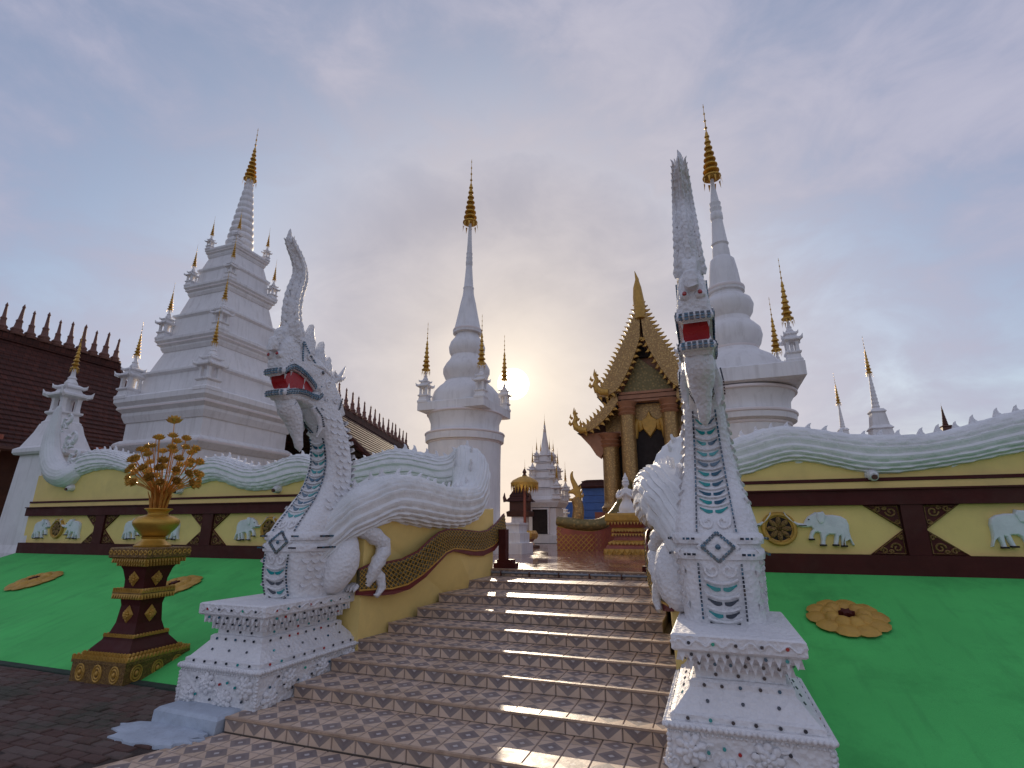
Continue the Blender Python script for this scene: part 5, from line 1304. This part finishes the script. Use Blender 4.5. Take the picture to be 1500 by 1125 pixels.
def flame(u0, v0, h_, Y, s):                                     # naga-head flame at a bargeboard's end
    c = VV(u0, v0)
    if s: c = mirx(c)
    k = -1 if s else 1
    b = MB()
    b.tube([Vector((c.x+k*dx*h_, Y, c.z+dz*h_)) for dx, dz in ((.5, -.12), (.2, -.1), (-.02, .05), (-.1, .3), (-.02, .55), (-.12, .78), (-.1, 1.05))], [.16*h_, .17*h_, .16*h_, .13*h_, .10*h_, .06*h_, .01], 8)
    for dx, dz, r in ((-.25, .2, .10), (.12, .42, .09), (-.2, .5, .08), (.05, .72, .06), (.28, .18, .08)):
        b.tube([Vector((c.x+k*dx*h_, Y, c.z+dz*h_)), Vector((c.x+k*(dx-.10)*h_, Y, c.z+(dz+.08)*h_)), Vector((c.x+k*(dx-.08)*h_, Y, c.z+(dz+.24)*h_))], [r*h_, r*.8*h_, .005], 6)
    b.build('naga_flame', GOLDM, vih, 60)
for s in (0, 1): flame(*ZV(190, 645), VV(*ZV(190, 545)).z-VV(*ZV(190, 645)).z, VYF-.3, s); flame(*ZV(85, 822), VV(*ZV(80, 725)).z-VV(*ZV(80, 822)).z, VYF-.1, s)
b = MB().tube([Vector((axx+dx, VYF-.3, VV(*ZV(392, y)).z)) for y, dx in ((300, 0), (240, 0), (200, -.05), (150, -.08), (110, -.02), (68, -.1))], [.22, .24, .20, .13, .08, .01], 10)
b.tube([Vector((axx+.03, VYF-.3, VV(*ZV(392, y)).z)) for y in (230, 190, 150, 110)], [.2, .15, .10, .01], 8); b.build('ridge_chofa', GOLDM, vih, 60)
# gable field, beams, columns, walls
gz = lambda y: VV(*ZV(395, y)).z
gx = lambda x: VV(*ZV(x, 700)).x
b = MB().loft([(p.x, p.z) for p in outer]+[(mirx(p).x, p.z) for p in reversed(outer)], [(VYF+.35, .1), (VYF+.5, .1)], lambda a, c, d: Vector((a, d, c))); b.build('gable_field', PINKST, vih)
tri = [(gx(300), gz(640)), (gx(345), gz(560)), (gx(392), gz(470)), (2*axx-gx(345), gz(560)), (2*axx-gx(300), gz(640))]
MB().loft(tri, [(VYF+.15, 0), (VYF+.38, 0)], lambda a, c, d: Vector((a, d, c))).build('pediment', GREENMOS, vih)
tri2 = [(gx(365), gz(468)), (gx(392), gz(395)), (2*axx-gx(365), gz(468))]
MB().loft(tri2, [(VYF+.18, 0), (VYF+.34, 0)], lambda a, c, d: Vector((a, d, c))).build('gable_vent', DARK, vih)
xw = axx-gx(298)
for z0, z1, wv, dp in ((gz(650), gz(638), xw+.05, .42), (gz(672), gz(652), xw+.12, .38), (gz(686), gz(674), xw+.02, .34)):
    MB().box((axx, VYF+.18-dp/2+.2, (z0+z1)/2), (2*wv, dp, z1-z0-.004)).build('lintel', PINKST, vih)
MB().box((axx, VYF+.55, (gz(690)+gz(830))/2), (2*(axx-gx(340)), .2, gz(690)-gz(830))).build('door_panel', GMOS, vih)
def column(x, y, r, z0, z1):
    o = MB().lathe([(r*1.25, z0), (r*1.3, z0+.15), (r*1.05, z0+.28), (r, z0+.4), (r*.95, z1-.55)], (x, y, 0), 20).build('column', GMOS, vih, 40)
    MB().lathe([(r*1.0, z1-.55), (r*1.2, z1-.45), (r*.98, z1-.40), (r*1.22, z1-.28), (r*1.0, z1-.22), (r*1.35, z1)], (x, y, 0), 20).build('capital', PINKST, o, 40)
zfl = TZ+1.35
for x in (gx(322), 2*axx-gx(322)): column(x, VYF+.1, .31, zfl, gz(686))
for x in (gx(226), 2*axx-gx(226)): column(x, VYF+.5, .36, zfl, gz(830))
# side bays
for s in (0, 1):
    f = (lambda x: 2*axx-x) if s else (lambda x: x)
    xa, xb = f(gx(200)), f(gx(345))
    MB().box(((xa+xb)/2, VYF+.95, (zfl+gz(700))/2), (abs(xb-xa), .3, gz(700)-zfl)).build('bay_wall', GMOS, vih)
    MB().box(((f(gx(230))+f(gx(300)))/2, VYF+.6, (gz(845)+gz(820))/2), (abs(gx(300)-gx(215)), .5, gz(820)-gz(845))).build('bay_beam', PINKST, vih)
    nx = f(gx(273)); wv = .27
    ol = [(nx-wv, gz(1060)), (nx+wv, gz(1060)), (nx+wv, gz(935)), (nx+wv*.7, gz(905)), (nx, gz(885)), (nx-wv*.7, gz(905)), (nx-wv, gz(935))]
    MB().loft([(nx+(a-nx)*1.3, gz(990)+(c-gz(990))*1.06) for a, c in ol], [(VYF+.72, 0), (VYF+.8, 0)], lambda a, c, d: Vector((a, d, c))).build('niche_frame', GOLDM, vih)
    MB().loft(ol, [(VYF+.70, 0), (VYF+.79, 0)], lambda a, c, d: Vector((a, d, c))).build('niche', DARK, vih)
    # carved bracket under the lower eave
    br = [VV(*ZV(x, y)) for x, y in ((88, 845), (225, 830), (225, 900), (190, 960), (170, 945), (140, 900))]
    MB().loft([(f(p.x), p.z) for p in br], [(VYF+.3, 0), (VYF+.6, 0)], lambda a, c, d: Vector((a, d, c))).build('eave_bracket', PINKST, vih)
# door opening with pointed arch and gilt drapery
dw = axx-gx(352); ol = [(axx-dw, zfl), (axx+dw, zfl), (axx+dw, gz(850)), (axx+dw*.6, gz(800)), (axx+dw*.25, gz(770)), (axx, gz(810)), (axx-dw*.25, gz(770)), (axx-dw*.6, gz(800)), (axx-dw, gz(850))]
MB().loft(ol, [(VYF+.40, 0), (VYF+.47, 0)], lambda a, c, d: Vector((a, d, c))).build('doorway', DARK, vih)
for s in (-1, 1):
    b = MB().tube([Vector((axx+s*dw*t, VYF+.36, gz(v))) for t, v in ((1.05, 860), (.95, 800), (.8, 770), (.62, 780), (.6, 815), (.75, 825))], [.12, .15, .13, .12, .10, .04], 8); b.build('door_scroll', GOLDM, vih, 60)
MB().loft([(axx-.35, gz(775)), (axx-.28, gz(815)), (axx, gz(860)), (axx+.28, gz(815)), (axx+.35, gz(775)), (axx+.12, gz(755)), (axx, gz(725)), (axx-.12, gz(755))], [(VYF+.28, .05), (VYF+.42, 0)], lambda a, c, d: Vector((a, d, c))).build('door_pendant', GOLDM, vih)
hwid = axx-gx(205)
MB().box((axx, VYF+10, (TZ+zfl)/2-.01), (2*hwid+1.2, 19, zfl-TZ)).build('platform', TERRA, vih)
MB().box((axx, VYF+10.2, (zfl+gz(845))/2), (2*hwid-.3, 18, gz(845)-zfl)).build('hall_wall', SMOOTHW, vih)
for i in range(4):
    MB().box((f(0)*0+axx-hwid+.12, VYF+2.5+i*4, (zfl+gz(850))/2), (.3, .5, gz(850)-zfl)).build('pilaster', GMOS, vih)
for O, nm in ((outer, 'upper_roof'), (outer2, 'lower_roof')):
    for s in (0, 1):
        q = [mirx(p) if s else p for p in O]
        n = len(q); MB().add([Vector((p.x, VYF-.1, p.z-.06)) for p in q]+[Vector((p.x, VYF+19, p.z-.06)) for p in q]+[Vector((p.x, VYF-.1, p.z-.18)) for p in q]+[Vector((p.x, VYF+19, p.z-.18)) for p in q], [(k, k+1, n+k+1, n+k) for k in range(n-1)]+[(2*n+k, 3*n+k, 3*n+k+1, 2*n+k+1) for k in range(n-1)]).build(nm, ROOF, vih)
# ---- viharn stair with lattice balustrade and golden naga
vs0 = thing('hall_stairs', (vax, 19, TZ), 'short tiled stair climbing to the golden hall', 'stairs')
PALET = mat('pale_patterned_tile', (0.42, 0.38, 0.40), .4, var=.35, vscale=14)
for i in range(6):
    MB().box((axx, 18.9+i*.36+.6, TZ+.225*(i+.5)), (1.7, 1.2, .225)).build('step', PALET, vs0)
ZB = lambda x, y: (720+x/6.25, 660+y/6.25)
for s in (0, 1):
    f = (lambda x: 2*axx-x) if s else (lambda x: x)
    bl = thing('naga_balustrade', (f(axx-1.75), 19, TZ), 'red lattice balustrade with a green scaled rail beside the hall stairs'+(', behind the offering stand' if s else ', under the golden naga'), 'balustrade', 'balustrades of the hall stairs')
    XB = axx-1.62
    pth = [(axx-2.9, 17.6, .95), (axx-2.4, 17.55, .86), (axx-1.9, 17.6, .8), (axx-1.5, 17.8, .82), (axx-1.25, 18.3, 1.0), (axx-1.08, 18.9, 1.3), (axx-.98, 19.5, 1.65), (axx-.92, 20.1, 2.05), (axx-.9, 20.7, 2.4)]
    cs = smooth_pts([Vector((f(x), y, TZ+z)) for x, y, z in pth], 2)
    o = MB().tube(cs, [.19 if 3 < i < len(cs)-2 else .16 for i in range(len(cs))], 12).build('scaled_rail', GREENMOS, bl, 60)
    MB().tube([c+Vector((0, 0, -.2)) for c in cs], .05, 8).build('gold_border', GOLDM, bl, 60)
    n = len(cs); w_ = MB()
    for c in cs: w_.v += [(c.x, c.y-.12, TZ), (c.x, c.y-.12, c.z-.2), (c.x+.1, c.y+.12, TZ), (c.x+.1, c.y+.12, c.z-.2)]
    for k in range(n-1):
        a = k*4; w_.f += [[a, a+4, a+5, a+1], [a+2, a+3, a+7, a+6], [a+1, a+5, a+7, a+3]]; w_.uv += [None]*3
    w_.build('lattice_wall', TERRA, bl)
    lat = MB(); sl = [0.0]
    for k in range(1, n): sl.append(sl[-1]+(cs[k]-cs[k-1]).length)
    def LP(t, h_):
        t = max(0, min(sl[-1]-.001, t)); k = max(i2 for i2 in range(n-1) if sl[i2] <= t); q2 = cs[k].lerp(cs[k+1], (t-sl[k])/(sl[k+1]-sl[k])); return Vector((q2.x-.015*(1 if not s else -1), q2.y-.125, TZ+h_)), q2.z-.27-TZ
    cw = .17
    for i in range(int(sl[-1]/cw)):
        for j2 in range(12):
            for a, c in (((0, 0), (1, 1)), ((0, 1), (1, 0))):
                p0, h0_ = LP((i+a[0])*cw, (j2+a[1])*cw); p1, h1_ = LP((i+c[0])*cw, (j2+c[1])*cw)
                if (j2+1)*cw < min(h0_, h1_)+.05: lat.tube([p0, p1], .014, 4)
    lat.build('gold_lattice', GOLDM, bl, None, kind='stuff')
def gold_naga(x, y, z, H, s, lab):
    root = thing('golden_naga', (x, y, z), lab, 'naga statue', 'golden nagas of the hall stairs')
    pts = smooth_pts([Vector((x, y, z)), Vector((x+.06, y, z+.18*H)), Vector((x+.08, y, z+.34*H)), Vector((x, y-.03, z+.50*H))], 2)
    MB().tube(pts, [(.24-.07*i/len(pts))*H/2 for i in range(len(pts))], 12).build('neck', GMOS, root, 60)
    MB().lathe([(.30*H/2, 0), (.32*H/2, .06), (.24*H/2, .12), (.27*H/2, .18), (.2*H/2, .22)], (x, y, z), 14).build('collar', GOLDM, root, 40)
    hz = z+.50*H; k = H*.46
    ol = [(.20, -.16), (.24, .10), (.16, .30), (.04, .40), (-.10, .36), (-.28, .26), (-.30, .18), (-.10, .16), (.0, .06), (-.12, -.02), (-.28, -.02), (-.26, -.12), (-.06, -.16), (.02, -.26)]
    MB().loft([(a*k, c*k) for a, c in ol], [(-.13*H/2, .04), (-.08*H/2, 0), (.08*H/2, 0), (.13*H/2, .04)], lambda a, c, d: Vector((x+a, y+d, hz+c))).build('head', GOLDM, root, 50)
    hp_ = smooth_pts([Vector((x+.06*k, y, hz+.25*k)), Vector((x-.02*k, y, hz+.5*k)), Vector((x-.14*k, y, hz+.75*k)), Vector((x-.16*k, y, hz+.95*k)), Vector((x-.10*k, y, z+H))], 2)
    MB().tube(hp_, [.13*H/2*(1-i/(len(hp_)-1))**.8+.004 for i in range(len(hp_))], 10).build('horn', GOLDM, root, 60)
    for i in range(3): c = Vector((x+(.14+.05*i)*k, y, hz+(.34-.16*i)*k)); MB().tube([c, c+Vector((.06*k, 0, .06*k)), c+Vector((.07*k, 0, .16*k))], [.06*k, .045*k, .004], 6).build('crest_leaf', GOLDM, root, 60)
g0 = AZ(845, 772, TZ+.75); g0 = AY(845, 770, 17.7)
gold_naga(g0.x, 17.7, TZ+.8, AY(838, 690, 17.7).z-(TZ+.8), 1, 'golden naga rearing from the red lattice balustrade before the hall')

# ================================================================ OFFERING STAND AND WHITE KNEELING FIGURE
OX, OY = AZ(921, 812, TZ).x, AZ(921, 812, TZ).y+.3
k_ = MPP(Vector((OX, OY, TZ)))
ow = 30*k_; zt_ = AY(922, 752, OY).z
ost = thing('offering_stand', (OX, OY, TZ), 'red and gold tiered offering stand carrying the white kneeling figure', 'stand')
Hh = zt_-TZ
lv = [('foot', [(1.12, 0), (1.12, .13)], GOLDM), ('foot_tier', [(1.05, .131), (1.0, .20), (.86, .24)], TERRA), ('lower_tier', [(.90, .241), (.90, .29), (.72, .33)], GOLDM), ('waist', [(.68, .331), (.62, .48), (.66, .55)], TERRA), ('mid_tier', [(.74, .551), (.74, .60), (.68, .64)], GOLDM), ('upper_tier', [(.74, .641), (.88, .76), (.92, .80)], TERRA), ('top_band', [(1.0, .801), (1.02, .83), (1.02, .95), (.97, 1.0)], GOLDM)]
for nm, q, m in lv: MB().rects([(a*ow, a*ow*.8, TZ+c*Hh) for a, c in q], OX, OY).build(nm, m, ost)
for hx, z, st, hg in ((1.12, .13, .30, .11), (.92, .29, .22, .07), (.75, .60, .18, .07), (.76, .50, .18, .07), (.93, .80, .2, .09)):
    b = MB(); petals(b, hx*ow, hx*ow*.8, TZ+z*Hh, st*ow*.8, hg*Hh, .03, OX, OY); b.build('leaf_fringe', GOLDM, ost, None, kind='stuff')
for i in range(5):
    c = Vector((OX+ow*(-.88+.44*i), OY-ow*.9, TZ+.06*Hh)); MB().tube([c+Vector((math.cos(a)*ow*.17, 0, -math.sin(a)*ow*.12)) for a in [math.pi*k/8 for k in range(9)]], .022, 5).build('scallop', GOLDM, ost, 60)
FX, FY, FZ = OX-.02, OY, zt_
dv = thing('kneeling_figure', (FX, FY, FZ), 'small white kneeling statue with pressed palms and a pointed crown', 'statue')
Hf = AY(922, 692, OY).z-FZ; q = Hf/1.0
STW = mat('white_statue_paint', (0.82, 0.80, 0.80), .5, var=.05)
MB().rects([(.22*q, .16*q, FZ), (.22*q, .16*q, FZ+.03*q)], FX, FY).build('plinth', STW, dv)
R = []
for z, rx, ry, dy in ((.03, .19, .15, 0), (.09, .205, .17, 0), (.17, .185, .16, .01), (.25, .14, .115, .02), (.32, .105, .085, .02), (.38, .115, .085, .02), (.46, .15, .09, .01), (.53, .165, .085, .01), (.58, .13, .07, .01), (.605, .06, .05, 0), (.635, .045, .042, 0), (.655, .055, .055, -.005), (.69, .072, .07, -.008), (.73, .078, .075, -.006), (.77, .07, .068, 0), (.80, .055, .055, 0)):
    R.append([Vector((FX+rx*q*math.cos(a), FY+dy*q+ry*q*math.sin(a), FZ+z*q)) for a in [2*math.pi*k/20 for k in range(20)]])
body = MB().rings(R)
for s in (-1, 1): body.tube(smooth_pts([Vector((FX+s*.14*q, FY, FZ+.545*q)), Vector((FX+s*.215*q, FY-.02*q, FZ+.45*q)), Vector((FX+s*.19*q, FY-.06*q, FZ+.37*q)), Vector((FX+s*.09*q, FY-.11*q, FZ+.42*q)), Vector((FX+s*.018*q, FY-.125*q, FZ+.50*q))], 1), [.05*q, .05*q, .05*q, .052*q, .05*q, .046*q, .04*q, .035*q, .03*q, .015*q], 8)
body.ball((FX, FY-.078*q, FZ+.715*q), (.014*q, .016*q, .02*q), None, 6, 4)
for s in (-1, 1): body.ball((FX+s*.078*q, FY, FZ+.72*q), (.012*q, .02*q, .035*q), None, 6, 5)
body.build('figure', STW, dv, 60)
MB().lathe([(.082*q, .765*q), (.088*q, .785*q), (.07*q, .81*q), (.06*q, .85*q), (.066*q, .865*q), (.04*q, .90*q), (.025*q, .95*q), (.003, 1.0*q)], (FX, FY, FZ), 16).build('crown', STW, dv, 50)

# ================================================================ UMBRELLA, FAR CHEDI, SHRINE, BLUE HUT
ug = AZ(769, 802, TZ); UX, UY = ug.x, ug.y
um = thing('tiered_parasol', (UX, UY, TZ), 'golden ceremonial parasol on a red pole beside the far stepped chedi', 'parasol')
ku = MPP(Vector((UX, UY, 2))); zc_ = AY(768, 712, UY).z; ztp = AY(768, 700, UY).z
MB().tube([Vector((UX, UY, AY(768, 780, UY).z-.2)), Vector((UX, UY, ztp))], .055, 8).build('pole', TERRA, um, 60)
rU = 21*ku
MB().lathe([(rU*.97, zc_), (rU, zc_+.12), (rU*.85, zc_+.22), (rU*.45, zc_+.34), (.06, zc_+.42)], (UX, UY, 0), 28).build('canopy', GOLDM, um, 40)
for i in range(26):
    a = 2*math.pi*i/26; c = Vector((UX+rU*.98*math.cos(a), UY+rU*.98*math.sin(a), zc_)); t = Vector((-math.sin(a), math.cos(a), 0))*rU*.10
    b = MB().add([c-t, c+t, c+Vector((0, 0, -.26)), c-t+Vector((0, 0, .02)), c+t+Vector((0, 0, .02))], [(0, 1, 2), (0, 3, 4, 1)]); b.build('fringe_leaf', GOLD, um)
MB().lathe([(.08, 0), (.11, .08), (.05, .15), (.09, .22), (.03, .35), (.005, AY(768, 690, UY).z-ztp)], (UX, UY, ztp), 10).build('finial', WOOD, um, 50)
zs_ = AY(768, 777, UY).z-TZ
for nm, qv, m in (('stand_foot', [(.45, 0), (.45, .1), (.38, .14)], WOOD), ('stand_waist', [(.30, .14), (.25, .35), (.32, .5)], TERRA), ('stand_bowl', [(.36, .5), (.40, .62), (.40, .8), (.34, 1.0)], GOLDM)):
    MB().rects([(a, a, TZ+c*zs_) for a, c in qv], UX, UY).build(nm, m, um)
# far chedi
fY = 27.0; fX = AY(800, 760, fY).x; fm = MPP(Vector((fX, fY, 3)))
fz = lambda v: AY(802, v, fY).z
fc = thing('far_chedi', (fX, fY, TZ), 'distant small white stepped chedi with a dark niche seen through the gateway', 'chedi', 'white chedis on the terrace')
def ft_(nm, qv, m=SMOOTHW): return MB().rects([(a*fm, a*fm, fz(v)) for a, v in qv], fX, fY).build(nm, m, fc)
MB().rects([(30*fm, 30*fm, TZ), (30*fm, 30*fm, fz(784))], fX, fY).build('foot', SMOOTHW, fc)
ft_('niche_storey', [(21, 784), (20.5, 745)]); ft_('main_cornice', [(23, 744), (27, 737), (27, 733), (21, 728)])
for i, (v0, v1, w0, w1) in enumerate(((728, 716, 19.5, 17.5), (715, 702, 18, 15), (701, 690, 15.5, 12.5), (689, 678, 13, 10.5), (677, 667, 11, 9))):
    ft_('tier', [(w0, v0), (w1, v1+2), (w1+1.6, v1+1), (w1+1.6, v1)])
MB().lathe([(8*fm, fz(667)), (8.5*fm, fz(664)), (6*fm, fz(660)), (5*fm, fz(650)), (3.2*fm, fz(640)), (2*fm, fz(630)), (1.2*fm, fz(622))], (fX, fY, 0), 16).build('spire', SMOOTHW, fc, 40)
gh = fz(606)-fz(632); place('gold_finial', FIN, fc, (fX, fY, fz(632)), scale=(gh, gh, gh))
nz0, nz1 = fz(782), fz(747); MB().box((fX-2*fm, fY-21*fm-.0, (nz0+nz1)/2), (24*fm, .12, nz1-nz0)).build('niche', DARK, fc)
for a, wv in ((-14.5, 2.2), (10.5, 2.2)): MB().box((fX+a*fm, fY-21*fm-.06, (nz0+nz1)/2), (wv*fm, .14, nz1-nz0)).build('niche_jamb', SMOOTHW, fc)
MB().box((fX-2*fm, fY-21*fm-.06, nz1+1*fm), (28*fm, .14, 2*fm)).build('niche_head', SMOOTHW, fc)
for z, s, h_ in ((fz(733), 24, 1.1), (fz(702), 15, .9), (fz(678), 10, .7)):
    for sx in (-1, 1):
        for sy in (-1, 1): pinnacle(fc, fX+sx*s*fm, fY+sy*s*fm, z, h_, h_*.95, .8)
# row of low white pinnacled posts flanking the far chedi
for u, v in ((757, 745), (776, 745), (826, 748), (787, 742)):
    p = AY(u, v, 30); o = thing('boundary_pinnacle', (p.x, 30, TZ), 'small white pinnacle post '+{757: 'behind the brown shrine', 776: 'between the parasol pole and the far chedi', 826: 'between the far chedi and the golden naga', 787: 'close against the niche side of the far chedi'}[u], 'pinnacle', 'pinnacle posts round the far chedi')
    MB().rects([(.28, .28, TZ), (.28, .28, p.z-.9), (.34, .34, p.z-.85), (.22, .22, p.z-.75)], p.x, 30).build('post', SMOOTHW, o); pinnacle(o, p.x, 30, p.z-.76, 1.2, 1.1, .7)
# white stepped plinth behind the left gate post
p = AZ(752, 812, TZ); wp = thing('white_plinth', (p.x-.25, p.y+.5, TZ), 'white stepped plinth just behind the dark red gate post', 'plinth')
MB().rects([(.50, .5, TZ), (.50, .5, TZ+.30), (.42, .42, TZ+.31), (.42, .42, TZ+.58), (.36, .35, TZ+.59), (.36, .35, TZ+.80), (.40, .4, TZ+.81), (.40, .4, TZ+.86)], p.x-.25, p.y+.5).build('plinth', SMOOTHW, wp)
# brown shrine
sY = 25.0; sX = AY(762, 740, sY).x; sm_ = MPP(Vector((sX, sY, 3))); sz = lambda v: AY(762, v, sY).z
sh = thing('brown_shrine', (sX, sY, TZ), 'small dark brown wooden shrine with a stepped roof behind the parasol', 'shrine')
MB().rects([(10*sm_, 10*sm_, TZ), (10*sm_, 10*sm_, sz(752))], sX, sY).build('base', SMOOTHW, sh)
MB().rects([(16*sm_, 12*sm_, sz(757)), (17*sm_, 13*sm_, sz(750)), (13*sm_, 10*sm_, sz(748)), (13*sm_, 10*sm_, sz(735))], sX, sY).build('body', WOOD, sh)
MB().rects([(19*sm_, 14*sm_, sz(735)), (13*sm_, 9*sm_, sz(728)), (14*sm_, 9*sm_, sz(727)), (8*sm_, 5*sm_, sz(717)), (9*sm_, 5*sm_, sz(716)), (3*sm_, 1*sm_, sz(706))], sX, sY).build('roof', ROOF, sh)
for s in (-1, 1): MB().tube([Vector((sX+s*18*sm_, sY-13*sm_, sz(735))), Vector((sX+s*20*sm_, sY-13*sm_, sz(729))), Vector((sX+s*19.5*sm_, sY-13*sm_, sz(722)))], [.12, .08, .01], 6).build('eave_horn', WOOD, sh, 60)
# blue hut
bY = 34.0; p0 = AY(826, 772, bY); p1 = AY(876, 772, bY); bz = lambda v: AY(850, v, bY).z
bh = thing('blue_hut', ((p0.x+p1.x)/2, bY, TZ), 'bright blue board hut seen between the golden naga and the hall', 'hut')
MB().box(((p0.x+p1.x)/2, bY+2, (TZ+bz(735))/2), (p1.x-p0.x+2, 4, bz(735)-TZ)).build('low_wing', BLUEHUT, bh)
q = AY(866, 720, bY); n = 7
for i in range(n): MB().box((q.x+.3, bY-.02-.012*(i % 2), TZ+(bz(716)-TZ)*(i+.5)/n), (1.7, .5, (bz(716)-TZ)/n-.02)).build('board', BLUEHUT, bh)
MB().rects([(1.0, .5, bz(716)), (1.1, .6, bz(714)), (.8, .4, bz(708)), (.85, .4, bz(706)), (.5, .3, bz(704))], q.x+.3, bY).build('roof', ROOF, bh)
